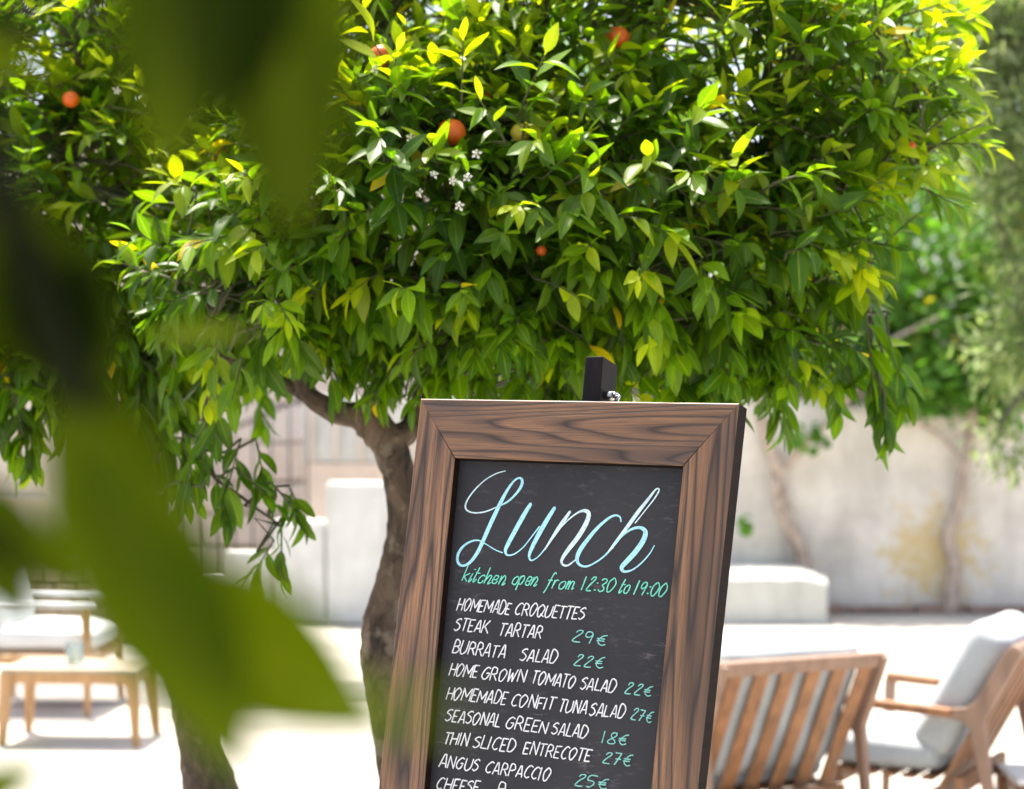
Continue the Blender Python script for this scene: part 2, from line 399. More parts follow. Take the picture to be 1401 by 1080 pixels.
def build_leaves(root, M, Pn, L, T, shapes, material, tints, n_obj=300, rank=None, name='leaf', extra_ok=None):
    """M: n x 3 x 3 rotation columns; Pn positions; L lengths; T tints (n x 3)"""
    n = len(L); si = rng.integers(0, len(shapes), n); R0 = np.array(root.location)
    order = np.argsort(rank) if rank is not None else np.arange(n)
    own = order[:n_obj]; rest = order[n_obj:]
    cache = {}
    for i in own:
        ti = int(np.argmin(((tints-T[i])**2).sum(1))); key = (si[i], ti)
        if key not in cache:
            vs, fs, mid = shapes[si[i]]; me = bpy.data.meshes.new(name); me.from_pydata([tuple(v) for v in vs], [], fs)
            at = me.attributes.new('tint', 'FLOAT_COLOR', 'POINT'); at.data.foreach_set('color', np.tile(np.append(tints[ti], 1), len(vs)).astype(np.float32))
            am = me.attributes.new('mid', 'FLOAT', 'POINT'); am.data.foreach_set('value', mid.astype(np.float32))
            me.materials.append(material); me.polygons.foreach_set('use_smooth', [True]*len(fs)); cache[key] = me
        o = bpy.data.objects.new(name, cache[key]); C.objects.link(o); o.parent = root
        mm = Matrix(M[i].tolist()).to_4x4(); o.rotation_euler = mm.to_euler(); o.location = Pn[i]-R0; o.scale = [L[i]]*3
    V = []; Fc = []; A = []; Bm = []; base = 0
    for s in range(len(shapes)):
        idx = rest[si[rest] == s]
        if len(idx) == 0: continue
        vs, fs, mid = shapes[s]; k = len(vs)
        wv = np.einsum('nij,kj->nki', M[idx], vs)*L[idx][:, None, None]+(Pn[idx]-R0)[:, None, :]
        V.append(wv.reshape(-1, 3)); A.append(np.repeat(T[idx], k, 0)); Bm.append(np.tile(mid, len(idx)))
        Fc.append((fs, len(idx), k, base)); base += k*len(idx)
    V = np.concatenate(V); A = np.concatenate(A); Bm = np.concatenate(Bm)
    loops = []; tot = []
    for fs, cnt, k, bs in Fc:
        fl = np.array([x for f in fs for x in f]); lt = np.array([len(f) for f in fs])
        loops.append((fl[None, :]+bs+(np.arange(cnt)*k)[:, None]).ravel()); tot.append(np.tile(lt, cnt))
    loops = np.concatenate(loops); tot = np.concatenate(tot); start = np.concatenate([[0], np.cumsum(tot)[:-1]])
    me = bpy.data.meshes.new('foliage'); me.vertices.add(len(V)); me.vertices.foreach_set('co', V.astype(np.float32).ravel())
    me.loops.add(len(loops)); me.loops.foreach_set('vertex_index', loops.astype(np.int32))
    me.polygons.add(len(tot)); me.polygons.foreach_set('loop_start', start.astype(np.int32)); me.polygons.foreach_set('loop_total', tot.astype(np.int32))
    me.polygons.foreach_set('use_smooth', np.ones(len(tot), bool)); me.update(); me.validate()
    at = me.attributes.new('tint', 'FLOAT_COLOR', 'POINT'); at.data.foreach_set('color', np.concatenate([A, np.ones((len(A), 1))], 1).astype(np.float32).ravel())
    am = me.attributes.new('mid', 'FLOAT', 'POINT'); am.data.foreach_set('value', Bm.astype(np.float32))
    me.materials.append(material)
    o = bpy.data.objects.new('foliage', me); C.objects.link(o); o.parent = root; o['kind'] = 'stuff'
    return o
def frame_from(d, up):
    """columns: x side, y leaf direction, z leaf normal"""
    y = d/np.linalg.norm(d); x = np.cross(y, up); nx_ = np.linalg.norm(x)
    if nx_ < 1e-3: x = np.cross(y, np.array([1., 0, 0])); nx_ = np.linalg.norm(x)
    x /= nx_; z = np.cross(x, y); return np.stack([x, y, z], 1)
MATURE = np.array([.026, .074, .004]); MID = np.array([.092, .185, .008]); YOUNG = np.array([.250, .325, .012]); YELL = np.array([.42, .34, .012])
TINTS = np.array([MATURE, MATURE*.8, MATURE*1.25, (MATURE+MID)/2, MID, MID*1.25, (MID+YOUNG)/2, YOUNG, YOUNG*1.3, YELL, (YELL+YOUNG)/2])

def shoots_to_leaves(shoots, size=.094):
    """shoots: (base, dir, length, n, youth, droop) -> leaf arrays and the stems' polylines"""
    M = []; Pn = []; L = []; T = []; stems = []
    for (b0, d, ln, n, youth_lit, droop) in shoots:
        d = d/np.linalg.norm(d); ph = rng.uniform(0, 6.28); pts = [b0]; p = b0.copy(); dd = d.copy()
        side = np.cross(d, [0.3, .2, .9]); side /= np.linalg.norm(side); s2 = np.cross(d, side)
        sz = size*rng.uniform(.68, 1.15)
        for k in range(n):
            t = (k+.5)/n
            dd = dd+np.array([0, 0, -droop*.35/n]); dd /= np.linalg.norm(dd)
            p = p+dd*ln/n; pts.append(p.copy())
            ph += 2.4; out = math.cos(ph)*side+math.sin(ph)*s2
            ang = .95-.45*t
            ld = dd*math.cos(ang)+out*math.sin(ang)+np.array([0, 0, -droop*rng.uniform(.3, 1.0)])+rng.normal(0, .12, 3)
            up = np.array([0, 0, 1.0])+dd*.6+rng.normal(0, .28, 3)
            M.append(frame_from(ld, up)); Pn.append(p.copy())
            L.append(sz*(.75+.35*math.sin(math.pi*min(1, t*1.1)))*rng.uniform(.85, 1.12))
            y = min(1, max(0, youth_lit*(.5+.8*t)+rng.normal(0, .08)))
            c = MATURE+(MID-MATURE)*min(1, y*2) if y < .5 else MID+(YOUNG-MID)*(y-.5)*2
            c = c*rng.uniform(.8, 1.2)
            if rng.random() < .012: c = YELL*rng.uniform(.7, 1.1)
            T.append(c)
        stems.append(pts)
    return np.array(M), np.array(Pn), np.array(L), np.array(T), stems

def citrus_tree(label, base, trunk, limbs, lumps, n_shoots, custom, fruit, flowers, avoid):
    root = empty('orange_tree', base, label, 'orange tree', 'orange trees in the courtyard')
    b = MB(); sp_ = spline(trunk, 7); b.tube([p[:3] for p in sp_], [p[3] for p in sp_], 14, .10)
    b.build('trunk', M_bark, root)
    lp = []
    for L in limbs:
        b = MB(); q = spline(L, 6); b.tube([p[:3] for p in q], [p[3] for p in q], 8, .12); b.build('branch', M_bark, root)
        lp += [p[:3] for p in q]
    lp = np.array(lp); lump = np.array([l[:3] for l in lumps]); rad = np.array([l[3:6] for l in lumps]); wt = np.array([l[6] for l in lumps]); wt = wt/wt.sum()
    shoots = []
    zlo = (lump[:, 2]-rad[:, 2]).min(); zhi = (lump[:, 2]+rad[:, 2]).max()
    for s in range(n_shoots):
        k = rng.choice(len(lump), p=wt); u = rng.normal(0, 1, 3); u /= np.linalg.norm(u)
        if u[1] > .25 and rng.random() < .5: u[1] = -u[1]
        r = rng.uniform(.35, 1)**.38*rng.uniform(.82, 1.06); p = lump[k]+u*rad[k]*r
        hz = min(1.15, max(0, (p[2]-1.62)/1.05))
        out = u*np.array([1, 1, .55])
        d = out+np.array([0, 0, .95*hz-.35])+rng.normal(0, .35, 3)
        youth_lit = min(1, max(0, rng.normal(.0+1.15*hz, .26)))*(1 if r > .8 else .4)  # yellower with height: new growth plus the sunlit top put into the colour
        droop = max(.06, .95-.95*hz)*rng.uniform(.7, 1.2)
        shoots.append((p, d, rng.uniform(.08, .17), int(rng.integers(6, 10)), youth_lit, droop))
    shoots += custom
    M, Pn, L, T, stems = shoots_to_leaves(shoots)
    # a few fruits need an open window in front of them
    keep = np.ones(len(L), bool); px = Pn[:, 0]/Pn[:, 1]*F+CX; py = HY-(Pn[:, 2]-CH)/Pn[:, 1]*F
    for (fx, fy, fd, fr) in avoid:
        mid_ = Pn+M[:, :, 1]*L[:, None]*.5
        keep &= ~((np.linalg.norm((mid_-np.array(P(fx, fy, fd)))[:, [0, 2]], axis=1) < fr) & (mid_[:, 1] < fd+.05))
    keep &= (Pn[:, 1] > 3.45) | (Pn[:, 2] > CH+.30*Pn[:, 1]+.16) | (Pn[:, 1] < -.05)
    M, Pn, L, T = M[keep], Pn[keep], L[keep], T[keep]; px = px[keep]; py = py[keep]
    inside = (px > -30) & (px < 1430) & (py > -30) & (py < 1100)
    rank = Pn[:, 1]-L*6+np.where(inside, 0, 50)
    build_leaves(root, M, Pn, L, T, SH, M_leaf, TINTS, 300 if base.y > 2 else 0, rank)
    tw = MB()
    for pts in stems:
        q = lp[np.argmin(((lp-pts[0])**2).sum(1))]; m_ = (q+pts[0])/2+rng.normal(0, .03, 3)
        tw.tube([q, m_]+pts, [.0045, .0038]+list(np.linspace(.0032, .0012, len(pts))), 4, 0, False)
    tw.build('twigs', M_twig, root, kind='stuff')
    for (fx, fy, fd, r, gm) in fruit:
        b = MB(); c = P(fx, fy, fd); vs = []; fs = []; nu, nv = 16, 10
        for i in range(nv+1):
            th_ = math.pi*i/nv
            for k in range(nu):
                ph_ = 2*math.pi*k/nu; dimp = 1-.10*math.exp(-((th_)/.3)**2)
                vs.append(c+Vector((math.sin(th_)*math.cos(ph_), math.sin(th_)*math.sin(ph_), math.cos(th_)*.94*dimp))*r)
        for i in range(nv):
            for k in range(nu): fs.append((i*nu+k, (i+1)*nu+k, (i+1)*nu+(k+1) % nu, i*nu+(k+1) % nu))
        b.add(vs, fs, 0, True); o = b.build('orange', M_green_orange if gm else M_orange, root)
        b = MB(); q = lp[np.argmin(((lp-np.array(c))**2).sum(1))]
        b.tube([c+Vector((0, 0, r*.85)), c+Vector((0, .02, r*1.6)), Vector(q)], [.003, .003, .004], 5)
        sobj = b.build('stalk', M_twig, root); sobj.parent = o
    for (fx, fy, fd) in flowers:
        c = P(fx, fy, fd); b = MB(); ax = Vector((rng.normal(0, .4), -1, rng.normal(.2, .4))).normalized(); s1 = ax.orthogonal().normalized(); s2 = ax.cross(s1)
        for k in range(5):
            t = 2*math.pi*k/5; o_ = s1*math.cos(t)+s2*math.sin(t); w_ = s2*math.cos(t)-s1*math.sin(t)
            a0 = c+o_*.002; kk = rng.uniform(.5, .85); a1 = c+o_*.010*kk+ax*.006; a2 = c+o_*.017*kk+ax*rng.uniform(-.002, .008)
            b.add([a0, a1-w_*.0035, a2, a1+w_*.0035], [(0, 1, 2, 3)])
        b.tube([c, c+ax*.009], [.002, .0025], 6)
        b.build('blossom', M_petal, root)
    return root
def LP(x, y, D, r=None):
    p = P(x, y, D); return (p.x, p.y, p.z, r) if r is not None else np.array(p)
def lump(x, y, D, rx, ry, rz, w=1): p = P(x, y, D); return (p.x, p.y, p.z, rx, ry, rz, w)
def hang(x, y, D, dx, dz, n=9, ln=.16, youth_lit=.15, droop=.9):
    return (LP(x, y, D), np.array([dx, rng.normal(0, .2), dz]), ln, n, youth_lit, droop)
DR = 4.25
# right tree
b0 = P(560, 1180, DR); base = Vector((b0.x+.03, DR, 0))
trunk = [(base.x, DR, -.02, .075), (base.x, DR, .15, .058), LP(556, 1150, DR, .050), LP(532, 980, DR, .047), LP(524, 900, DR, .055), LP(528, 850, DR, .055), LP(542, 780, DR, .043), LP(552, 720, DR, .040), LP(548, 660, DR, .040), LP(532, 610, DR, .043), LP(508, 578, DR, .045), LP(486, 556, DR, .040)]
limbs = [
 [LP(500, 570, DR, .035), LP(450, 560, DR-.02, .028), LP(412, 520, DR, .022), LP(425, 430, DR, .018), LP(455, 340, DR-.05, .015), LP(440, 220, DR, .010)],
 [LP(530, 605, DR, .034), LP(565, 580, DR+.05, .030), LP(585, 500, DR+.1, .026), LP(580, 380, DR+.1, .022), LP(640, 240, DR, .016), LP(690, 60, DR, .010)],
 [LP(575, 540, DR+.1, .026), LP(680, 470, DR+.2, .024), LP(800, 420, DR+.25, .022), LP(930, 380, DR+.15, .018), LP(1010, 320, DR, .013), LP(1050, 180, DR, .009)],
 [LP(930, 380, DR+.15, .014), LP(1040, 430, DR, .012), LP(1140, 400, DR, .010), LP(1190, 430, DR-.05, .007)],
 [LP(800, 420, DR+.25, .018), LP(850, 300, DR+.2, .015), LP(860, 120, DR+.1, .011), LP(900, -60, DR, .008)],
 [LP(1010, 320, DR, .011), LP(1130, 230, DR, .009), LP(1240, 190, DR, .006)],
 [LP(640, 240, DR, .013), LP(540, 120, DR-.1, .010), LP(500, 0, DR, .007)],
 [LP(450, 560, DR, .020), LP(380, 520, DR, .015), LP(300, 480, DR-.05, .010), LP(290, 400, DR, .007)],
 [LP(300, 490, DR-.05, .008), LP(280, 560, DR-.1, .006), LP(285, 640, DR-.15, .005), LP(330, 680, DR-.15, .004), LP(385, 720, DR-.15, .003)],
]
lumps = [lump(520, 280, DR-.12, .42, .42, .32, 1.1), lump(700, 300, DR-.12, .50, .46, .34, 1.5), lump(640, 110, DR+.15, .55, .50, .38, 1.6), lump(900, 130, DR+.15, .55, .50, .40, 1.7),
         lump(900, 320, DR-.05, .45, .50, .30, 1.1), lump(1080, 130, DR+.1, .38, .5, .36, 1.0), lump(1120, 330, DR+.05, .24, .4, .18, .30), lump(760, -60, DR+.45, .8, .5, .36, 1.3),
         lump(390, 390, DR-.1, .30, .4, .18, .5), lump(1190, 200, DR, .16, .3, .20, .22), lump(720, 455, DR-.05, .36, .40, .12, .6), lump(900, 470, DR, .36, .36, .11, .5), lump(1080, 460, DR+.1, .16, .3, .1, .12), lump(450, 60, DR+.1, .3, .4, .36, .5), lump(560, 430, DR, .2, .3, .10, .2)]
cus = [hang(1185, 430, DR-.1, .1, -1, 10, .2, .15), hang(1200, 500, DR-.1, .15, -1, 9, .18, .15), hang(1150, 440, DR-.1, -.1, -1, 8), hang(1215, 460, DR-.05, .3, -1, 8),
       hang(1210, 540, DR-.1, 0, -1, 6, .1), hang(1130, 470, DR, .2, -1, 7), hang(1060, 500, DR, .1, -.8, 8), hang(1000, 480, DR, 0, -.9, 8), hang(1250, 200, DR, 1, .2, 8, .14, .6, .5),
       hang(1280, 200, DR, 1, 0, 7, .14, .7, .4), hang(1230, 110, DR, 1, .5, 8, .14, .7, .4), hang(1260, 50, DR, 1, .4, 8, .14, .7, .4),
       hang(440, 400, DR-.1, -.2, -1, 8), hang(490, 410, DR-.1, .1, -1, 7), hang(560, 410, DR-.15, 0, -1, 7), hang(600, 430, DR-.1, .1, -1), hang(660, 440, DR-.1, 0, -1),
       hang(240, 480, DR-.1, -.1, -1), hang(300, 520, DR-.15, 0, -1, 8), hang(285, 560, DR-.15, -.1, -1, 7), hang(270, 600, DR-.15, -.2, -1, 7), hang(290, 640, DR-.15, .3, -.8, 8, .14),
       hang(320, 640, DR-.15, .8, -.5, 8, .13), hang(370, 660, DR-.15, .6, -.6, 8, .12), hang(385, 710, DR-.15, 0, -1, 8, .14), hang(375, 740, DR-.15, -.5, -.7, 7, .10), hang(350, 600, DR-.1, .3, -1, 6, .1),
       hang(330, 600, DR-.15, -.3, -1, 7), hang(395, 665, DR-.15, .3, -.6, 7, .10), hang(240, 660, DR-.15, -.6, -.3, 5, .1)]
fruits = [(618, 181, 3.83, .031, 0), (522, 77, 3.83, .027, 0), (845, 52, 4.02, .028, 0), (432, 98, 3.95, .028, 0), (668, 130, 4.0, .026, 0), (452, 100, 3.96, .024, 0), (741, 343, 3.8, .012, 0), (1229, 48, 4.1, .018, 1), (1246, 200, 4.05, .012, 0), (712, 182, 3.85, .022, 1)]
avoid = [(618, 181, 3.83, .030), (526, 76, 3.83, .020), (845, 52, 4.02, .012), (440, 98, 3.95, .014), (741, 343, 3.8, .02), (1229, 48, 4.1, .02), (712, 182, 3.85, .02), (560, 188, 3.75, .025), (600, 245, 3.72, .022), (575, 266, 3.72, .02),
         (1035, 14, 4., .03)]
flowers = [(562, 190, 3.68), (593, 240, 3.64), (575, 266, 3.64), (640, 244, 3.62), (618, 248, 3.64), (628, 281, 3.62), (512, 95, 3.72), (652, 210, 3.66), (404, 240, 3.6)]
citrus_tree('slender-trunked orange tree with ripe fruit and blossom, directly behind the menu board', base, trunk, limbs, lumps, 1750, cus, fruits, flowers, avoid)
# left tree
DL = 4.75
b0 = P(285, 1300, DL); base = Vector((b0.x, DL, 0))
trunk = [(base.x+.02, DL, -.02, .11), (base.x, DL, .25, .085), LP(300, 1180, DL, .075), LP(292, 1100, DL, .078), LP(274, 1020, DL, .060), LP(262, 940, DL, .060), LP(232, 840, DL, .058), LP(205, 750, DL, .055), LP(190, 680, DL, .052)]
limbs = [
 [LP(195, 700, DL, .05), LP(150, 610, DL, .040), LP(100, 540, DL, .032), LP(60, 420, DL, .024), LP(0, 280, DL, .016), LP(-40, 120, DL, .010)],
 [LP(195, 690, DL, .045), LP(215, 600, DL, .034), LP(240, 500, DL, .026), LP(300, 420, DL, .02), LP(350, 300, DL, .014), LP(330, 150, DL, .009)],
 [LP(215, 600, DL, .03), LP(190, 480, DL+.2, .024), LP(170, 300, DL+.1, .017), LP(150, 80, DL, .010)],
 [LP(60, 420, DL, .018), LP(90, 250, DL-.2, .014), LP(110, 60, DL-.2, .008)]]
lumps = [lump(60, 330, DL, .5, .5, .40, 1), lump(250, 300, DL, .5, .5, .42, 1.2), lump(120, 120, DL+.2, .55, .55, .40, 1.5), lump(350, 110, DL+.2, .45, .45, .40, 1.1), lump(-80, 120, DL+.1, .5, .6, .42, .7), lump(180, -40, DL+.5, .9, .5, .36, 1.2),
         lump(190, 430, DL, .38, .45, .18, .55), lump(350, 430, DL+.1, .2, .3, .12, .2), lump(20, 460, DL, .3, .3, .16, .3), lump(90, 520, DL-.15, .34, .25, .12, .35)]
cus = [hang(200, 480, DL-.3, -.1, -1), hang(160, 520, DL-.3, 0, -1), hang(180, 580, DL-.3, .1, -1, 8), hang(210, 560, DL-.3, .2, -1), hang(120, 480, DL-.3, -.1, -1), hang(180, 640, DL-.2, .3, -1, 7),
       hang(240, 540, DL-.2, .2, -1), hang(60, 500, DL-.2, -.1, -1), hang(30, 540, DL-.2, -.1, -1, 8), hang(230, 580, DL-.25, .1, -1, 8), hang(250, 600, DL-.25, .2, -1, 7), hang(205, 620, DL-.25, -.1, -1, 8), hang(20, 510, DL-.2, -.2, -.8), hang(350, 500, DL, .1, -1), hang(215, 500, DL-.3, .1, -1), hang(190, 530, DL-.35, 0, -1)]
fruits = [(97, 136, 4.38, .022, 0), (300, 210, 4.3, .02, 0)]
citrus_tree('orange tree with thick knotted leaning trunk at the left, behind blurred foreground leaves', base, trunk, limbs, lumps, 1350, cus, fruits, [(330, 285, 4.2), (160, 125, 4.2), (385, 300, 4.2)], [(97, 136, 4.3, .015)])

# ------------------------------------------------------------------ climbing vines on the wall
def generic_tree(name, label, cat, base, trunks, lumps, n, shapes, material, tint_fn, size, tints, tm, group=None, hangdir=.3, n_obj=300, per=1):
    root = empty(name, base, label, cat, group)
    for i, t in enumerate(trunks):
        b = MB(); q = spline(t, 6); b.tube([p[:3] for p in q], [p[3] for p in q], 8, .2); b.build('trunk' if i == 0 else 'branch', tm, root)
    lump_ = np.array([l[:3] for l in lumps]); rad = np.array([l[3:6] for l in lumps]); wt = np.array([l[6] for l in lumps]); wt = wt/wt.sum()
    M = []; Pn = []; L = []; T = []
    k = rng.choice(len(lump_), n, p=wt); tw = MB()
    for i in range(n):
        u = rng.normal(0, 1, 3); u /= np.linalg.norm(u); p = lump_[k[i]]+u*rad[k[i]]*rng.uniform(.1, 1)**.4
        sd_ = rng.normal(0, 1, 3)+np.array([0, -.3, -hangdir]); sd_ /= np.linalg.norm(sd_)
        for j in range(per):
            q = p+sd_*size*.55*j
            d = sd_*.8+rng.normal(0, .6, 3) if per > 1 else rng.normal(0, 1, 3)+np.array([0, -.3, -hangdir])
            M.append(frame_from(d, np.array([0, -.3, 1.])+rng.normal(0, .5, 3))); Pn.append(q); L.append(size*rng.uniform(.7, 1.2)); T.append(tint_fn())
        if per > 1: tw.tube([p, p+sd_*size*.55*per], .0018, 3, 0, False)
    if per > 1: tw.build('twigs', tm, root, kind='stuff')
    M = np.array(M); Pn = np.array(Pn); L = np.array(L); T = np.array(T)
    px = Pn[:, 0]/Pn[:, 1]*F+CX; py = HY-(Pn[:, 2]-CH)/Pn[:, 1]*F
    build_leaves(root, M, Pn, L, T, shapes, material, tints, n_obj, Pn[:, 1]+np.where((px > -20) & (px < 1421) & (py > -20), 0, 50))
    return root
VT = np.array([(.08, .22, .02), (.12, .30, .025), (.18, .36, .04), (.40, .34, .04), (.06, .14, .03)])
def vt():
    c = VT[rng.choice(5, p=[.35, .3, .22, .05, .08])]; return c*rng.uniform(.8, 1.2)
DV = DW-.12
def vpts(l, D=DV): return [LP(x, y, D, r) for x, y, r in l]
generic_tree('climbing_vine', 'vine with forked pale twisted trunk climbing the wall just right of the menu board', 'vine', P(1112, 845, DV),
    [vpts([(1108, 850, .075), (1100, 770, .07), (1075, 700, .06), (1062, 640, .055), (1048, 600, .05), (1035, 540, .04)]),
     vpts([(1104, 790, .045), (1092, 740, .045), (1068, 705, .04), (1060, 655, .035)], DV-.08),
     vpts([(1068, 650, .04), (1090, 620, .035), (1112, 596, .03), (1150, 560, .025), (1200, 480, .02), (1290, 430, .015)])],
    [lump(1080, 470, DV+.4, .5, .4, .4, 1), lump(1150, 490, DV-.1, .45, .16, .25, .35), lump(1110, 598, DV-.16, .16, .06, .10, .04), lump(1016, 715, DV-.1, .07, .05, .06, .015), lump(1180, 420, DV+.5, .55, .5, .7, 1.4), lump(1060, 330, DV+.8, .6, .6, .8, 1.0), lump(1200, 250, DV+.9, .6, .6, .7, .8), lump(940, 480, DV+.5, .6, .4, .35, .6), lump(780, 500, DV+.5, .6, .4, .35, .6)],
    4200, SH_vine, M_vine, vt, .11, VT, M_vbark, 'vines climbing the weathered wall')
generic_tree('climbing_vine', 'vine with single bent grey trunk climbing the wall near the olive sprig', 'vine', P(1300, 838, DV),
    [vpts([(1298, 842, .07), (1306, 770, .06), (1296, 740, .06), (1312, 690, .05), (1320, 640, .045), (1330, 580, .04), (1335, 500, .03)]),
     vpts([(1322, 640, .02), (1290, 600, .02), (1240, 570, .015), (1225, 560, .012)])],
    [lump(1290, 470, DV+.3, .65, .4, .55, 1.5), lump(1270, 530, DV-.1, .55, .16, .30, .6), lump(1370, 520, DV-.1, .4, .16, .4, .5), lump(1380, 400, DV+.4, .6, .4, .8, 1.2), lump(1300, 330, DV+.7, .7, .6, .6, 1.0), lump(1480, 420, DV+.4, .6, .4, .7, 1.0), lump(1240, 500, DV+.2, .35, .3, .35, .7)],
    4200, SH_vine, M_vine, vt, .11, VT, M_vbark, 'vines climbing the weathered wall')
DT = 24.0
tb = P(1240, 0, DT)
for (tx, lm_, lab) in ((1240, [lump(1200, 230, DT, 1.6, 1.2, 1.5, 1), lump(1330, 120, DT, 1.6, 1.2, 1.8, 1.2), lump(1150, 60, DT, 1.4, 1.2, 1.5, .8), lump(1400, 330, DT, 1.3, 1.2, 1.3, .8), lump(1080, 330, DT, 1.1, 1, .9, .6)], 'broad mid-green tree beyond the garden wall, behind the olive tree'),
                       (760, [lump(700, 150, DT, 2.2, 1.2, 1.6, 1), lump(880, 260, DT, 1.6, 1.2, 1.3, .8)], 'mid-green tree beyond the garden wall, glimpsed through the gaps of the central orange tree')):
    tb = P(tx, 0, DT)
    generic_tree('garden_tree', lab, 'tree', Vector((tb.x, DT, 0)), [[(tb.x, DT, -.02, .25), (tb.x+.1, DT, 1.8, .18), (tb.x, DT, 3.5, .12), (tb.x-.1, DT, 5, .06)]], lm_, 5200, SH, M_vine, vt, .22, VT, M_obark, 'trees beyond the wall')
OT = np.array([(.16, .24, .08), (.24, .33, .13), (.08, .13, .04), (.42, .48, .28)])
def ot(): return OT[rng.integers(0, 4)]*rng.uniform(.8, 1.2)
DO = 9.2
ob = P(1480, 0, DO)
generic_tree('olive_tree', 'grey-green olive tree with fine foliage at the right edge, overhanging the wall', 'olive tree', Vector((ob.x, DO, 0)),
    [[(ob.x, DO, -.02, .16), (ob.x-.03, DO, .6, .12), (ob.x-.06, DO, 1.3, .10), (ob.x-.1, DO, 1.9, .09), (ob.x+.1, DO, 2.7, .06)],
     [(ob.x-.1, DO, 1.8, .05), (ob.x-.2, DO+.3, 2.3, .03), (ob.x-.35, DO+.35, 2.9, .02), (ob.x-.25, DO+.3, 3.6, .012)],
     [(ob.x-.08, DO, 1.6, .04), (ob.x-.2, DO-.1, 1.85, .02), (ob.x-.4, DO-.1, 1.75, .012), (ob.x-.5, DO-.1, 1.55, .006)]],
    [lump(1385, 130, DO, .30, .5, .7, 1.7), lump(1420, 350, DO, .26, .4, .4, .6), lump(1385, 480, DO, .16, .3, .16, .35), lump(1500, 200, DO, .5, .6, .9, 1.5), lump(1390, 0, DO, .4, .5, .5, 1), lump(1340, 40, DO, .3, .4, .3, .5), lump(1350, 640, DO-.1, .2, .06, .05, .02), lump(1380, 600, DO-.1, .12, .1, .12, .08)],
    2600, SH_olive, M_olive, ot, .085, OT, M_obark, None, .2, 300, 5)

# ------------------------------------------------------------------ furniture
def cushion(name, c, size, M3, m, parent, puff=.012):
    b = MB(); nu, nv = 40, 24; vs = []; fs = []
    sg = lambda v, p: math.copysign(abs(v)**p, v)
    ax = sorted(range(3), key=lambda k: size[k]); thin = ax[0]; o2 = [k for k in range(3) if k != thin]
    ph = random.uniform(0, 9)
    for i in range(nv+1):
        th_ = -math.pi/2+math.pi*i/nv
        for k in range(nu):
            a_ = 2*math.pi*k/nu; r_ = abs(math.cos(th_))**.28
            v = [0, 0, 0]; v[o2[0]] = r_*sg(math.cos(a_), .22)*size[o2[0]]/2; v[o2[1]] = r_*sg(math.sin(a_), .22)*size[o2[1]]/2
            q = 1-.18*(abs(v[o2[0]])/(size[o2[0]]/2))**6-.0; v[thin] = sg(math.sin(th_), .55)*size[thin]/2*q*1.04+puff*.5*math.sin(v[o2[0]]*17+ph)*math.sin(v[o2[1]]*13+ph)*math.sin(th_)
            vs.append(v)
    for i in range(nv):
        for k in range(nu): fs.append((i*nu+k, i*nu+(k+1) % nu, (i+1)*nu+(k+1) % nu, (i+1)*nu+k))
    if thin == 1: fs = [f[::-1] for f in fs]
    b.add(vs, fs, 0, True)
    o = b.build(name, m, parent, local=True)
    o.matrix_local = Matrix.Translation(c) @ M3.to_4x4() if M3 else Matrix.Translation(c); return o
def lounge_chair(loc, f, label, group, wood=None, dx=.0):
    rz = math.atan2(-f[0], f[1]); root = empty('lounge_chair', loc, label, 'armchair', group, rz)
    W = .35; wood = wood or M_teak; ag = M_teak_grey
    for s in (-1, 1):
        b = MB()
        X = s*W
        pr = [(-.42, .785), (-.372, .80), (-.335, .745), (-.235, .575), (-.20, .548), (-.14, .540), (-.14, .500), (-.19, .488), (-.215, .46), (-.235, .37), (-.30, 0), (-.335, 0), (-.325, .10), (-.288, .38), (-.275, .50)]
        n = len(pr); t = .0275
        vs = [(X-t/2, y, z) for y, z in pr]+[(X+t/2, y, z) for y, z in pr]
        b.add(vs, [tuple(range(n)), tuple(range(n, 2*n))[::-1]]+[(i, i+n, (i+1) % n+n, (i+1) % n) for i in range(n)])
        b.build('side_frame', ag, root, local=True, bevel=.004)
        b = MB(); b.bar((X, -.141, .520), (X, .36, .540), .05, .036, up=(0, 0, 1), w2=.055); b.build('armrest', wood, root, local=True, bevel=.006)
        b = MB(); b.bar((X, .345, .526), (X, .37, 0), .034, .05, up=(0, 1, 0), t2=.03); b.build('leg', ag, root, local=True, bevel=.004)
    for y, nm in ((.34, 'front_rail'), (-.16, 'rear_rail')):
        b = MB(); b.box((0, y, .225), (2*W-.034, .03, .07)); b.build(nm, wood, root, local=True, bevel=.004)
    b = MB(); b.bar((-W-.012, -.383, .775), (W+.012, -.383, .775), .030, .058, up=(0, -.35, 1)); b.build('top_rail', ag, root, local=True, bevel=.006)
    b = MB(); b.bar((-W+.02, -.055, .175), (W-.02, -.055, .175), .03, .05); b.build('bottom_rail', wood, root, local=True, bevel=.004)
    for i in range(6):
        x = -W+.065+(2*W-.13)*i/5
        b = MB(); b.bar((x, -.372, .748), (x, -.065, .19), .060, .014, up=(0, .6, .4)); b.build('slat', wood, root, local=True, bevel=.003)
    for i in range(5):
        b = MB(); b.box((0, -.03+i*.08, .245), (2*W-.04, .05, .014)); b.build('seat_slat', wood, root, local=True)
    cushion('seat_cushion', (0, .175, .330), (2*W-.06, .50, .15), None, M_cloth, root)
    A = Matrix.Rotation(math.atan2(.257, .473), 3, 'X')
    cushion('back_cushion', (0, -.150, .600), (2*W-.07, .20, .58), A, M_cloth, root, .016)
    return root
f1 = Vector((-.405, .914, 0)).normalized(); r1 = Vector((f1.y, -f1.x, 0))
p1 = P(1210, 903, 6.69); c1 = Vector((p1.x, p1.y, 0))-r1*.36+f1*.39
lounge_chair(c1, f1, 'teak slatted armchair seen from behind, just right of the menu board', 'teak lounge chairs with grey cushions')
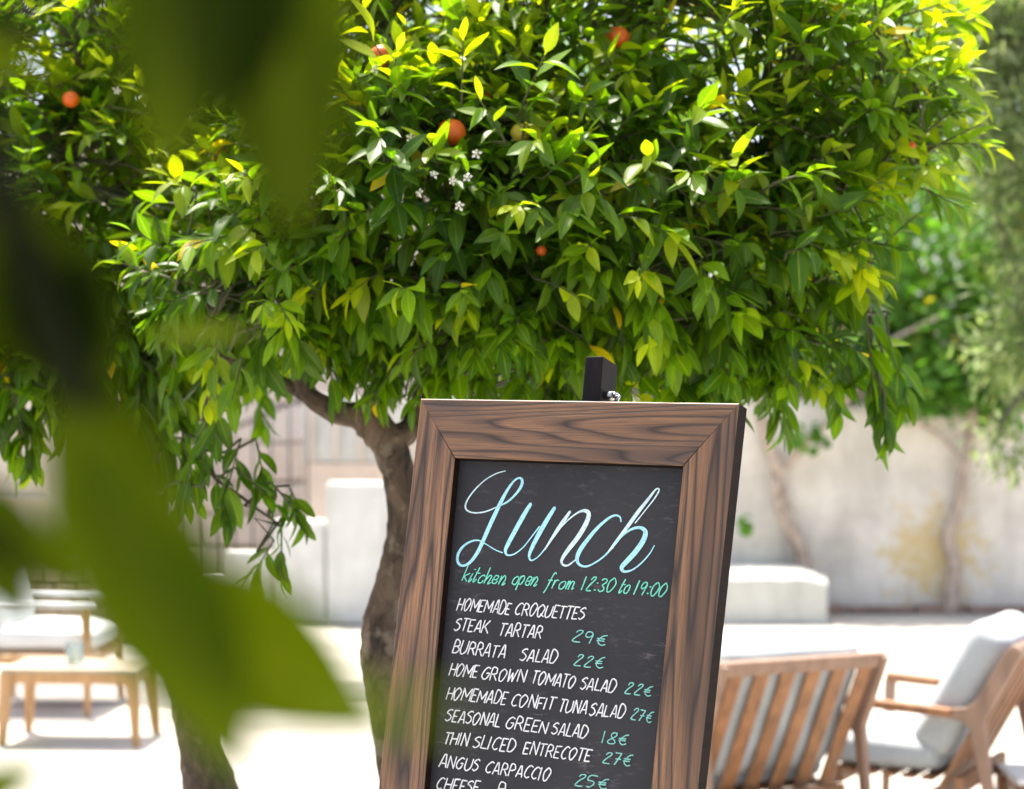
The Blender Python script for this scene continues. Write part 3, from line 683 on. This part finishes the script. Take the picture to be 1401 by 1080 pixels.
f2 = Vector((-.86, .51, 0)).normalized(); r2 = Vector((f2.y, -f2.x, 0))
p2 = P(1388, 893, 6.84); c2 = Vector((p2.x, p2.y, 0))+r2*.36+f2*.39
lounge_chair(c2, f2, 'teak armchair turned sideways at the right edge, pale grey cushions showing', 'teak lounge chairs with grey cushions')

def low_table(loc, rz, W, Dp, H, label, wood, top_m, group):
    root = empty('low_table', loc, label, 'coffee table', group, rz)
    b = MB(); b.box((0, 0, H-.012), (W, Dp, .024)); b.build('tabletop', top_m, root, local=True, bevel=.005)
    for sy in (-1, 1):
        b = MB(); b.box((0, sy*(Dp/2-.03), H-.052), (W-.10, .022, .056)); b.build('apron', wood, root, local=True, bevel=.003)
    for sx in (-1, 1):
        b = MB(); b.box((sx*(W/2-.03), 0, H-.052), (.022, Dp-.10, .056)); b.build('apron', wood, root, local=True, bevel=.003)
        for sy in (-1, 1):
            b = MB(); b.bar((sx*(W/2-.03), sy*(Dp/2-.03), H-.025), (sx*(W/2-.01), sy*(Dp/2-.01), 0), .062, .062, up=(0, 1, 0), w2=.036, t2=.036); b.build('leg', wood, root, local=True, bevel=.004)
    return root
tl = low_table((-2.27, 9.24, 0), -.05, .72, .44, .40, 'pale oak low table with tapered legs and a glass on it, at the left', M_oak, M_oak_grey, 'low courtyard tables')
low_table((2.47, 7.23, 0), -.02, .86, .34, .235, 'low white-topped table cut off by the right edge, behind the sideways armchair', M_teak, M_tabletop, 'low courtyard tables')
# glass tumbler on table
mg, ng, bgm = mat('tumbler_glass'); bgm.inputs['Base Color'].default_value = (.85, .93, .88, 1); bgm.inputs['Roughness'].default_value = .03
bgm.inputs['Transmission Weight'].default_value = .9; bgm.inputs['IOR'].default_value = 1.45
gl = MB(); gc = P(103, 905, 9.2); gx, gy = gc.x, 9.2; prof = [(.0, .401), (.042, .401), (.046, .41), (.052, .515), (.048, .515), (.042, .415), (0, .413)]
n = 20; vs = []; fs = []
for (r, z) in prof:
    for k in range(n): vs.append((gx+r*math.cos(2*math.pi*k/n), gy+r*math.sin(2*math.pi*k/n), z))
for i in range(len(prof)-1):
    for k in range(n): fs.append((i*n+k, i*n+(k+1) % n, (i+1)*n+(k+1) % n, (i+1)*n+k))
gl.add(vs, fs, 0, True); tag(gl.build('glass_tumbler', mg), 'clear glass tumbler standing on the pale oak low table', 'glass')

# left armchair (straight frame) facing right
def square_chair(loc, rz, label):
    root = empty('garden_armchair', loc, label, 'armchair', None, rz)     # faces local +x
    for s in (-1, 1):
        y = s*.34
        for x in (-.30, .34):
            b = MB(); b.bar((x, y, .62), (x+(.0 if x > 0 else -.03), y, 0), .045, .045, up=(0, 1, 0), w2=.032, t2=.032); b.build('leg', M_oak, root, local=True, bevel=.004)
        b = MB(); b.box((.02, y, .636), (.76, .065, .032)); b.build('armrest', M_cloth2, root, local=True, bevel=.01)
        b = MB(); b.box((.02, y, .32), (.60, .028, .05)); b.build('side_rail', M_oak, root, local=True, bevel=.004)
    for x in (-.30, .34):
        b = MB(); b.box((x, 0, .32), (.028, .64, .05)); b.build('cross_rail', M_oak, root, local=True, bevel=.004)
    b = MB(); b.box((.02, 0, .352), (.60, .62, .014)); b.build('seat_board', M_oak, root, local=True)
    cushion('seat_cushion', (.04, 0, .43), (.66, .60, .14), None, M_cloth2, root)
    cushion('back_cushion', (-.27, 0, .68), (.15, .60, .42), Matrix.Rotation(-.22, 3, 'Y'), M_cloth2, root)
    b = MB(); b.bar((-.30, -.3, .40), (-.40, -.3, .84), .03, .03); b.bar((-.30, .3, .40), (-.40, .3, .84), .03, .03); b.bar((-.40, -.33, .84), (-.40, .33, .84), .04, .03); b.build('back_frame', M_oak, root, local=True, bevel=.004)
    return root
square_chair((-2.72, 10.28, 0), -.06, 'armchair with white cushions and pale frame behind the oak table, at the left')

# ------------------------------------------------------------------ easel and menu board
YAW, LEAN = math.radians(25), math.radians(12)
U = Vector((math.cos(YAW), -math.sin(YAW), 0)); Bk = Vector((math.sin(YAW), math.cos(YAW), 0))
Vv = (Bk*math.sin(LEAN)+Vector((0, 0, 1))*math.cos(LEAN)).normalized(); Nn = U.cross(Vv)      # Nn towards the viewer
O = P(793, 548, 3.10)
def onb(x, y, off=0.0):                          # where the line of sight of a photo pixel meets the board's face, as (u, v)
    d = Vector(((x-CX)/F, 1, -(y-HY)/F)); c = Vector((0, 0, CH)); o = O+Nn*off
    t = (o-c).dot(Nn)/d.dot(Nn); q = c+d*t-O; return q.dot(U), q.dot(Vv)
def B(u, v, off=0.0): return O+U*u+Vv*v+Nn*off
TL, TR = onb(575, 545), onb(1011.5, 551.5)
BLt, BRt = onb(517, 1080), onb(954.5, 1080)
iTL, iTR = onb(622, 627), onb(934, 638)
iBLt, iBRt = onb(580, 1080), onb(890, 1080)
def ext(a, b, v): t = (v-a[1])/(b[1]-a[1]); return (a[0]+(b[0]-a[0])*t, v)
VB = TL[1]-1.02
BL, BR = ext(TL, BLt, VB), ext(TR, BRt, VB); iBL, iBR = ext(iTL, iBLt, VB+.105), ext(iTR, iBRt, VB+.105)
board = empty('menu_board', B(0, VB-.0, -.02), 'dark-framed chalkboard lunch menu with pale blue lettering standing on a black easel', 'menu board')
TH = .046
def rail(name, o1, o2, i2, i1, along, seed, label=None):
    m = MB(); g = .0006
    out = [o1, o2, i2, i1]; c = (sum(p[0] for p in out)/4, sum(p[1] for p in out)/4)
    pts = []
    ch = .0022
    for p in out:
        d = Vector((p[0]-c[0], p[1]-c[1])); pts.append((p[0]-math.copysign(g, d.x), p[1]-math.copysign(g, d.y)))
    inn = []
    for p in pts: inn.append((p[0]+(c[0]-p[0])*.0, p[1]))
    # chamfered long edges (outer and inner)
    def lerp(a, b, t): return (a[0]+(b[0]-a[0])*t, a[1]+(b[1]-a[1])*t)
    wd = ((pts[0][0]-pts[3][0])**2+(pts[0][1]-pts[3][1])**2)**.5; t = ch/wd*1.2
    f = [lerp(pts[0], pts[3], t), lerp(pts[1], pts[2], t), lerp(pts[2], pts[1], t), lerp(pts[3], pts[0], t)]
    vs = [B(*p) for p in f]+[B(*p, -ch) for p in pts]+[B(*p, -TH) for p in pts]
    m.add(vs[:8], [(3, 2, 1, 0), (0, 1, 5, 4), (2, 3, 7, 6), (1, 2, 6, 5), (3, 0, 4, 7)], 0)
    m.add(vs[4:], [(0, 1, 5, 4)], 1); m.add(vs[4:], [(2, 3, 7, 6)], 1); m.add(vs[4:], [(1, 2, 6, 5), (3, 0, 4, 7), (4, 5, 6, 7)], 1)  # same near-black edge colour on outer, inner and back faces
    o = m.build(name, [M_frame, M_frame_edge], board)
    at = o.data.attributes.new('guv', 'FLOAT_VECTOR', 'POINT'); off = np.array(board.location); bu = []
    for v in o.data.vertices:
        q = Vector(v.co)+Vector(off)-O; uu, vv_ = q.dot(U), q.dot(Vv)
        bu.append((uu+seed*3.1, vv_+seed*1.7, seed) if along == 'u' else (vv_+seed*3.1, uu+seed*1.7, seed))
    at.data.foreach_set('vector', np.array(bu, np.float32).ravel())
    if label: o['label'] = label
    return o
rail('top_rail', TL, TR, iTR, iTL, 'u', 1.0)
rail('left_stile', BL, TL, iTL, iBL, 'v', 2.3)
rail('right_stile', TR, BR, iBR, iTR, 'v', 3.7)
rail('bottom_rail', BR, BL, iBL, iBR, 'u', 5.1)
RC = -.021                                       # recess of the slate
pm = MB(); e_ = .012
q = [(iBL[0]-e_, iBL[1]-e_), (iBR[0]+e_, iBR[1]-e_), (iTR[0]+e_, iTR[1]+e_), (iTL[0]-e_, iTL[1]+e_)]
# panel rests in a rebate: shrink to just inside the opening
q = [(iBL[0]+.0004, iBL[1]+.0004), (iBR[0]-.0004, iBR[1]+.0004), (iTR[0]-.0004, iTR[1]-.0004), (iTL[0]+.0004, iTL[1]-.0004)]
pm.add([B(*p, RC) for p in q]+[B(*p, RC-.012) for p in q], [(0, 1, 2, 3), (7, 6, 5, 4), (4, 5, 1, 0), (5, 6, 2, 1), (6, 7, 3, 2), (7, 4, 0, 3)])
po = pm.build('chalkboard_panel', M_chalk, board)
at = po.data.attributes.new('guv', 'FLOAT_VECTOR', 'POINT')
at.data.foreach_set('vector', np.array([(p[0], p[1], 0) for p in q]*2, np.float32).ravel())

# lettering: ribbons on the slate
lay = [0]
def ribbon(m, pts, mi=0):                        # pts: photo x, photo y, width in photo px
    lay[0] += 1; off = RC+.0006+.00006*(lay[0] % 40)
    uv = [onb(p[0], p[1], RC) for p in pts]; sc = 1/775.0; L = []; R = []
    n = len(uv)
    for i in range(n):
        a_, b_ = uv[max(i-1, 0)], uv[min(i+1, n-1)]; dx, dy = b_[0]-a_[0], b_[1]-a_[1]; l = math.hypot(dx, dy) or 1; nx_, ny_ = -dy/l, dx/l
        h = pts[i][2]*sc/2
        L.append((uv[i][0]+nx_*h, uv[i][1]+ny_*h)); R.append((uv[i][0]-nx_*h, uv[i][1]-ny_*h))
    caps = []
    for i, s in ((0, -1), (n-1, 1)):
        a_, b_ = (uv[1], uv[0]) if i == 0 else (uv[n-2], uv[n-1]); dx, dy = b_[0]-a_[0], b_[1]-a_[1]; l = math.hypot(dx, dy) or 1
        h = pts[i][2]*sc/2; caps.append((uv[i][0]+dx/l*h*.9, uv[i][1]+dy/l*h*.9))
    vs = [B(*p, off) for p in L]+[B(*p, off) for p in R]+[B(*caps[0], off), B(*caps[1], off)]
    fs = [(i, n+i, n+i+1, i+1) for i in range(n-1)]+[(2*n, n, 0), (n-1, 2*n-1, 2*n+1)]
    m.add(vs, fs, mi)
Z1 = lambda p: (600+p[0]/4.1206, 620+p[1]/4.1206, p[2]/4.1206)
lunch = [
 (1, [(378, 102, 5), (330, 115, 7), (270, 148, 6), (212, 200, 8), (168, 258, 9), (152, 300, 10), (165, 326, 9), (205, 338, 8), (265, 331, 8), (330, 305, 7)]),
 (0, [(330, 305, 8), (390, 275, 11), (440, 228, 14), (468, 185, 18), (472, 155, 16), (458, 141, 11), (430, 155, 12), (395, 200, 16), (360, 262, 22), (322, 340, 25), (285, 420, 25), (250, 500, 24), (218, 565, 22), (180, 615, 18), (145, 635, 13), (118, 628, 15), (107, 600, 17), (115, 562, 17), (142, 525, 14), (182, 500, 11), (225, 493, 8), (270, 515, 6), (320, 546, 6), (362, 563, 6)]),
 (0, [(520, 288, 20), (482, 350, 27), (432, 440, 27), (392, 515, 25), (378, 552, 19), (390, 576, 10), (430, 569, 8), (480, 530, 7), (530, 467, 7), (570, 415, 8)]),
 (0, [(655, 310, 20), (610, 382, 27), (560, 470, 27), (522, 548, 22), (512, 588, 14), (528, 606, 8), (570, 578, 7), (620, 515, 9)]),
 (1, [(600, 545, 8), (640, 482, 16), (688, 410, 24), (742, 332, 16)]),
 (1, [(672, 440, 6), (735, 375, 8), (790, 335, 11), (828, 326, 20), (848, 346, 25), (832, 400, 28), (785, 478, 27), (735, 542, 25), (698, 598, 18), (700, 628, 12), (730, 634, 10), (775, 602, 7)]),
 (0, [(1030, 388, 7), (1024, 362, 9), (998, 352, 11), (958, 370, 14), (900, 420, 19), (842, 488, 23), (797, 552, 26), (782, 598, 22), (796, 630, 14), (835, 640, 11), (885, 618, 9), (935, 582, 10), (985, 530, 12)]),
 (1, [(960, 556, 10), (1000, 505, 18), (1060, 425, 21), (1125, 335, 22), (1190, 252, 16), (1226, 206, 9), (1243, 204, 8), (1240, 222, 9), (1215, 262, 8), (1165, 326, 6), (1110, 395, 7)]),
 (0, [(990, 520, 8), (1040, 465, 10), (1090, 430, 13), (1140, 422, 18), (1168, 448, 26), (1152, 500, 30), (1108, 562, 30), (1062, 612, 28), (1034, 645, 24), (1046, 668, 15), (1090, 661, 9), (1140, 625, 8), (1190, 570, 7), (1218, 522, 5)])]
m = MB()
for mi, s in lunch: ribbon(m, [tuple(Z1(p)) for p in spline(s, 6)], mi)
m.build('lunch_lettering', [M_cyan, M_pale], board)
G = {}
def gl_(ch, w, *st): G[ch] = (w, [[(int(a[0], 16), int(a[1], 16)) for a in s.split()] for s in st])
# grid: x 0..6+, y 0 baseline .. a(10) cap height
gl_('H', 5.2, '00 0a', '50 5a', '05 55'); gl_('O', 5.6, '2a 07 04 10 30 55 58 3a 2a'); gl_('M', 7.2, '00 0a 43 7a 70'); gl_('E', 4.2, '4a 0a 00 40', '05 35')
gl_('A', 5, '00 2a 3a 50', '13 43'); gl_('D', 5.2, '00 0a 3a 57 54 30 00'); gl_('C', 4.8, '59 3a 18 05 02 20 41'); gl_('R', 5, '00 0a 3a 48 46 25 05', '25 50')
gl_('Q', 5.6, '2a 07 04 10 30 55 58 3a 2a', '32 6f'.replace('6f', '60')); gl_('U', 5.2, '0a 03 10 30 53 5a'); gl_('T', 4.6, '0a 5a', '2a 20'); gl_('S', 4.4, '49 3a 19 07 26 44 42 20 01')
gl_('K', 4.8, '00 0a', '4a 04', '15 50'); gl_('B', 4.8, '00 0a 3a 48 46 05', '35 53 41 30 00'); gl_('L', 4, '0a 00 40'); gl_('G', 5.4, '59 3a 18 05 02 20 41 55 35')
gl_('W', 6.6, '0a 10 37 40 6a'); gl_('N', 5.2, '00 0a 50 5a'); gl_('F', 4.0, '00 0a 4a', '05 35'); gl_('I', 1.6, '00 0a'); gl_('P', 4.8, '00 0a 3a 48 46 25 05')
gl_('2', 4.8, '18 2a 4a 48 25 01 10 40'); gl_('9', 4.8, '48 3a 1a 07 15 36 48 30'); gl_('7', 4.6, '0a 4a 10', '15 45'); gl_('1', 2.2, '00 0a'); gl_('8', 4.6, '4a 2a 18 25 43 41 20 01 03 36 48 4a'); gl_('5', 4.6, '5a 1a 06 35 43 20 00')
gl_('€', 5.4, '5a 39 15 12 30 51', '06 46', '04 44'); gl_('0', 5.0, '2a 07 03 10 30 54 57 3a 2a'); gl_('3', 4.6, '09 2a 49 47 25 43 41 20 01'); gl_(':', 1.8, '01 11', '06 16')
gl_('k', 4.6, '00 0c', '46 03', '13 40'); gl_('i', 2.0, '16 00 10 22', '19 29'); gl_('t', 2.6, '1b 01 10 22', '07 37'); gl_('c', 4.0, '45 36 15 03 01 10 30 42'); gl_('h', 4.6, '00 0c', '02 26 46 44 30 40 51')
gl_('e', 4.2, '03 33 45 36 16 03 01 10 30 42'); gl_('n', 4.8, '06 00', '01 26 36 44 30 40 51'); gl_('o', 4.4, '26 04 01 10 30 42 45 36 26'); gl_('f', 3.4, '4b 3c 2b 20', '06 36'); gl_('r', 3.2, '06 00', '02 16 36'); gl_('m', 6.6, '06 00', '01 16 25 20', '22 36 46 55 50 61')
DESC = {'p': (4.6, [[(0, 6), (0, -4)], [(0, 3), (1, 6), (3, 6), (4, 4), (3, 1), (2, 0), (0, 1)]])}; G.update(DESC)
G['f'] = (3.6, [[(4, 11), (3, 12), (2, 10), (1, 0), (0, -4)], [(0, 6), (3, 6)]])
ROUND = set('OCDRQUSBGP2983560€ctihenofrmp')
def word(m, txt, p0, p1, up, T, wpx, mi=0):
    ws = [G[c][0]+1.5 for c in txt]; tot = sum(ws)-1.5; x = 0; d = (p1[0]-p0[0], p1[1]-p0[1])
    for c, wd in zip(txt, ws):
        jx, jy, js = random.uniform(-.25, .25), random.uniform(-.35, .35), random.uniform(.93, 1.08)
        for s in G[c][1]:
            pts = [(a_+random.uniform(-.18, .18), b_*js+jy+random.uniform(-.15, .15)) for a_, b_ in s]
            if c in ROUND and len(pts) > 2: pts = [tuple(p) for p in spline(pts, 4)]
            out = []
            for k, (a_, b_) in enumerate(pts):
                t = (x+a_+jx)/tot; X = p0[0]+d[0]*t+up[0]*b_/10; Y = p0[1]+d[1]*t+up[1]*b_/10
                out.append((*T(X, Y), wpx*random.uniform(.82, 1.12)))
            cur = [out[0]]
            for k in range(1, len(out)):
                cur.append(out[k])
                if k < len(out)-1:
                    ax, ay = out[k][0]-out[k-1][0], out[k][1]-out[k-1][1]; bx, by = out[k+1][0]-out[k][0], out[k+1][1]-out[k][1]
                    if (ax*bx+ay*by) < .55*math.hypot(ax, ay)*math.hypot(bx, by)+1e-9: ribbon(m, cur, mi); cur = [out[k]]
            ribbon(m, cur, mi)
        x += wd
TZ2 = lambda x, y: (570+x/3.857, 800+y/3.857)
TZ1 = lambda x, y: (600+x/4.1206, 620+y/4.1206)
m = MB()
for t, a_, b_ in (('kitchen', (130, 722), (372, 742)), ('open', (415, 738), (553, 752)), ('from', (605, 762), (762, 772)), ('12:30', (805, 772), (978, 784)), ('to', (1018, 786), (1068, 790)), ('19:00', (1105, 796), (1272, 810))):
    m = MB(); word(m, t, a_, b_, (30, -72), TZ1, 1.7); m.build('hours_word', [M_green], board)
lines = [[('HOMEMADE', (215, 133), (488, 158)), ('CROQUETTES', (518, 158), (880, 187))],
 [('STEAK', (200, 244), (375, 256)), ('TARTAR', (432, 268), (655, 285)), ('29€', (822, 298), (1000, 322))],
 [('BURRATA', (190, 360), (465, 388)), ('SALAD', (545, 400), (735, 415)), ('22€', (830, 428), (985, 442))],
 [('HOME', (172, 478), (318, 492)), ('GROWN', (342, 500), (568, 515)), ('TOMATO', (605, 522), (828, 546)), ('SALAD', (862, 550), (1045, 570)), ('22€', (1100, 574), (1240, 590))],
 [('HOMEMADE', (158, 605), (468, 632)), ('CONFIT', (500, 638), (722, 662)), ('TUNA', (750, 668), (895, 682)), ('SALAD', (912, 690), (1090, 706)), ('27€', (1130, 710), (1240, 732))],
 [('SEASONAL', (152, 720), (440, 752)), ('GREEN', (470, 758), (685, 785)), ('SALAD', (712, 788), (895, 812)), ('18€', (978, 836), (1110, 848))],
 [('THIN', (145, 838), (270, 852)), ('SLICED', (300, 858), (512, 885)), ('ENTRECOTE', (562, 893), (915, 935)), ('27€', (985, 940), (1130, 962))],
 [('ANGUS', (122, 960), (320, 985)), ('CARPACCIO', (362, 992), (700, 1036)), ('25€', (838, 1060), (1005, 1080))],
 [('CHEESE', (108, 1078), (322, 1103)), ('P', (424, 1110), (462, 1116))]]
for ln in lines:
    m = MB()
    for t, a_, b_ in ln: m = MB(); word(m, t, a_, b_, (20, -62) if '€' not in t else (16, -56), TZ2, 1.85 if '€' not in t else 1.6, 1 if '€' in t else 0); m.build('price' if '€' in t else 'menu_word', [M_white, M_price], board)

# easel: mast, two front legs, rear leg, ledge
es = empty('easel', (B(0, VB-.1, -.1).x, B(0, VB-.1, -.1).y, 0), 'black wooden easel with steel wing bolt carrying the lunch menu board', 'easel')
top = P(819, 482, 3.16)
uM = (top-O).dot(U)
def E(u, v, off): return B(u, v, off)
b = MB()
def prism(m, a, bb, w, t, w2=None):              # bar in the board's own directions
    w2 = w2 or w; vs = []
    for p, ww in ((a, w), (bb, w2)):
        for sx, sy in ((-1, 1), (1, 1), (1, -1), (-1, -1)): vs.append(p+U*sx*ww/2+Nn*sy*t/2)
    m.add(vs, [(0, 1, 2, 3)[::-1], (4, 5, 6, 7), (0, 1, 5, 4), (1, 2, 6, 5), (2, 3, 7, 6), (3, 0, 4, 7)])
vt_ = (P(806, 483, 3.14)-O).dot(Vv)
mo = -TH-.042
prism(b, E(uM-.010, VB-.25, mo), E(uM-.008, vt_, mo), .052, .075, .034); b.build('mast', M_black, es, bevel=.002)
def down(u, v, off, dz, du=0, db=0):
    p = E(u, v, off); return p, Vector((p.x, p.y, 0))+U*du+Bk*db
for s in (-1, 1):
    b = MB(); a_ = E(uM+s*.035, VB+.75, -TH-.03); z = a_.z; f_ = a_-Vv*(z/Vv.z)+U*s*.26; f_.z = 0
    prism(b, f_, a_, .035, .022); b.build('leg', M_black, es, bevel=.002)
a_ = E(uM-.004, VB+.9, -TH-.095); b = MB(); f_ = Vector((a_.x, a_.y, 0))+Bk*.42
prism(b, f_, a_, .035, .03); b.build('rear_leg', M_black, es, bevel=.002)
b = MB(); c_ = E(uM, VB-.018, -.0); b.add([c_+U*x+Vv*y+Nn*z for x in (-.30, .30) for y in (-.015, .015) for z in (-.085, .02)], [(0, 1, 3, 2), (4, 6, 7, 5), (0, 4, 5, 1), (2, 3, 7, 6), (0, 2, 6, 4), (1, 5, 7, 3)]); b.build('ledge', M_black, es, bevel=.002)
# wing bolt on the mast's right flank, just above the frame
bp = P(828, 543, 3.17); u_, v_ = (bp-O).dot(U), (bp-O).dot(Vv)
b = MB(); p0 = E(uM+.012, v_, mo+.015); b.tube([p0, p0+U*.014], .0085, 12); b.tube([p0+U*.0141, p0+U*.024], .0055, 8)
b.tube([p0+U*.020+Vv*-.012, p0+U*.026+Vv*.001], [.004, .003], 6); b.tube([p0+U*.020+Nn*.014, p0+U*.021], [.0045, .003], 6); b.build('wing_bolt', M_steel, es)

# ------------------------------------------------------------------ out-of-focus orange tree branch close to the lens
fb = None
FT = (-1.25, .15)
def near_tree():
    global fb
    base = Vector((FT[0], FT[1], 0))
    tr = [(FT[0], FT[1], -.02, .08), (FT[0]+.03, FT[1], .6, .06), (FT[0]-.02, FT[1]+.03, 1.3, .055), (FT[0]+.05, FT[1]+.05, 1.9, .05)]
    lb = [[(FT[0]+.05, FT[1]+.05, 1.85, .04), (-.9, .35, 2.3, .03), (-.5, .6, 2.6, .02), (.1, .8, 2.75, .01)],
          [(FT[0]+.05, FT[1]+.05, 1.85, .035), (-1.3, .5, 2.4, .025), (-1.2, .9, 2.8, .012)],
          [(-.9, .35, 2.3, .02), (-.6, .1, 2.7, .015), (0, 0, 2.9, .008)],
          [(-.9, .35, 2.3, .016), (-.62, .52, 2.22, .012), (-.42, .62, 2.05, .009), LP(-40, 120, .64, .007)]]
    lm = [(-.6, .55, 2.75, .7, .55, .40, 1), (-.25, .5, 2.75, .4, .45, .36, .5), (-1.2, .6, 2.7, .5, .6, .45, .7)]
    return base, tr, lb, lm
nb_, tr_, lb_, lm_ = near_tree()
fb = citrus_tree('orange tree standing close to the lens, its hanging leaves heavily blurred at the left', nb_, tr_, lb_, lm_, 650, [], [], [], [])
b = MB(); q = spline([LP(-40, 120, .64, .007), LP(40, 380, .62, .0065), LP(104, 535, .60, .005), LP(118, 640, .60, .003)], 6)
b.tube([p[:3] for p in q], [p[3] for p in q], 8); b.build('twig', M_dtwig, fb)
b = MB(); q = spline([LP(-40, 120, .64, .005), LP(60, -20, .62, .004), LP(180, -90, .6, .004), LP(330, -110, .58, .003)], 5)
b.tube([p[:3] for p in q], [p[3] for p in q], 8); b.build('twig', M_dtwig, fb)
def big_leaf(x0_, y0_, x1_, y1_, D0, D1, wd, tint, roll=0, shape=(.10, .12)):
    a_, t_ = P(x0_, y0_, D0), P(x1_, y1_, D1); d = t_-a_; L = d.length
    vs, fs, mid = leaf_shape(wd, shape[0], shape[1], 0, 10, .06)
    n_ = np.array([math.sin(roll), -math.cos(roll)*.9, .45]); Mx = frame_from(np.array(d), n_)
    pv = vs@Mx.T*L+np.array(a_)-np.array(fb.location)
    me = bpy.data.meshes.new('leaf'); me.from_pydata([tuple(v) for v in pv], [], fs)
    at_ = me.attributes.new('tint', 'FLOAT_COLOR', 'POINT'); at_.data.foreach_set('color', np.tile(np.append(np.array(tint), 1), len(vs)).astype(np.float32))
    am = me.attributes.new('mid', 'FLOAT', 'POINT'); am.data.foreach_set('value', mid.astype(np.float32)); me.materials.append(M_leaf_near)
    me.polygons.foreach_set('use_smooth', [True]*len(fs)); o = bpy.data.objects.new('leaf', me); C.objects.link(o); o.parent = fb
DK = np.array([.020, .034, .001]); MG = np.array([.045, .075, .001])  # near leaves' tints darkened: the shade they hang in is put into the colour
big_leaf(105, 590, 335, 1050, .56, .50, .34, MG, .1)
big_leaf(165, 790, 512, 988, .56, .52, .46, MG, -.1)
big_leaf(100, 560, 205, 900, .58, .54, .40, MG, .2)
big_leaf(100, 530, 95, 740, .60, .58, .34, MG, -.2)
big_leaf(104, 530, 235, 690, .62, .60, .42, DK, 0)
big_leaf(105, 560, 35, 250, .62, .62, .48, DK*.5, .3)
big_leaf(90, 540, -30, 270, .62, .62, .48, DK*.5, 0)
big_leaf(110, 620, 118, 320, .62, .62, .36, DK*.5, 0)
big_leaf(-90, 640, 95, 800, .62, .60, .36, DK, 0)
big_leaf(-70, 690, 45, 850, .62, .60, .40, DK, 0)
big_leaf(200, 462, 345, 446, .85, .85, .24, MG, 0)
big_leaf(250, -200, 232, 240, .55, .55, .42, DK, .2)
big_leaf(330, -200, 300, 160, .56, .56, .60, DK, 0)
big_leaf(372, -220, 392, 330, .56, .56, .40, DK*.8, -.1)
big_leaf(-130, 60, 90, 90, .6, .6, .34, MG, 0)
big_leaf(430, 1000, 560, 925, .40, .31, .11, MG, 0)
big_leaf(-90, 1120, 70, 1040, .5, .5, .5, MG, 0)
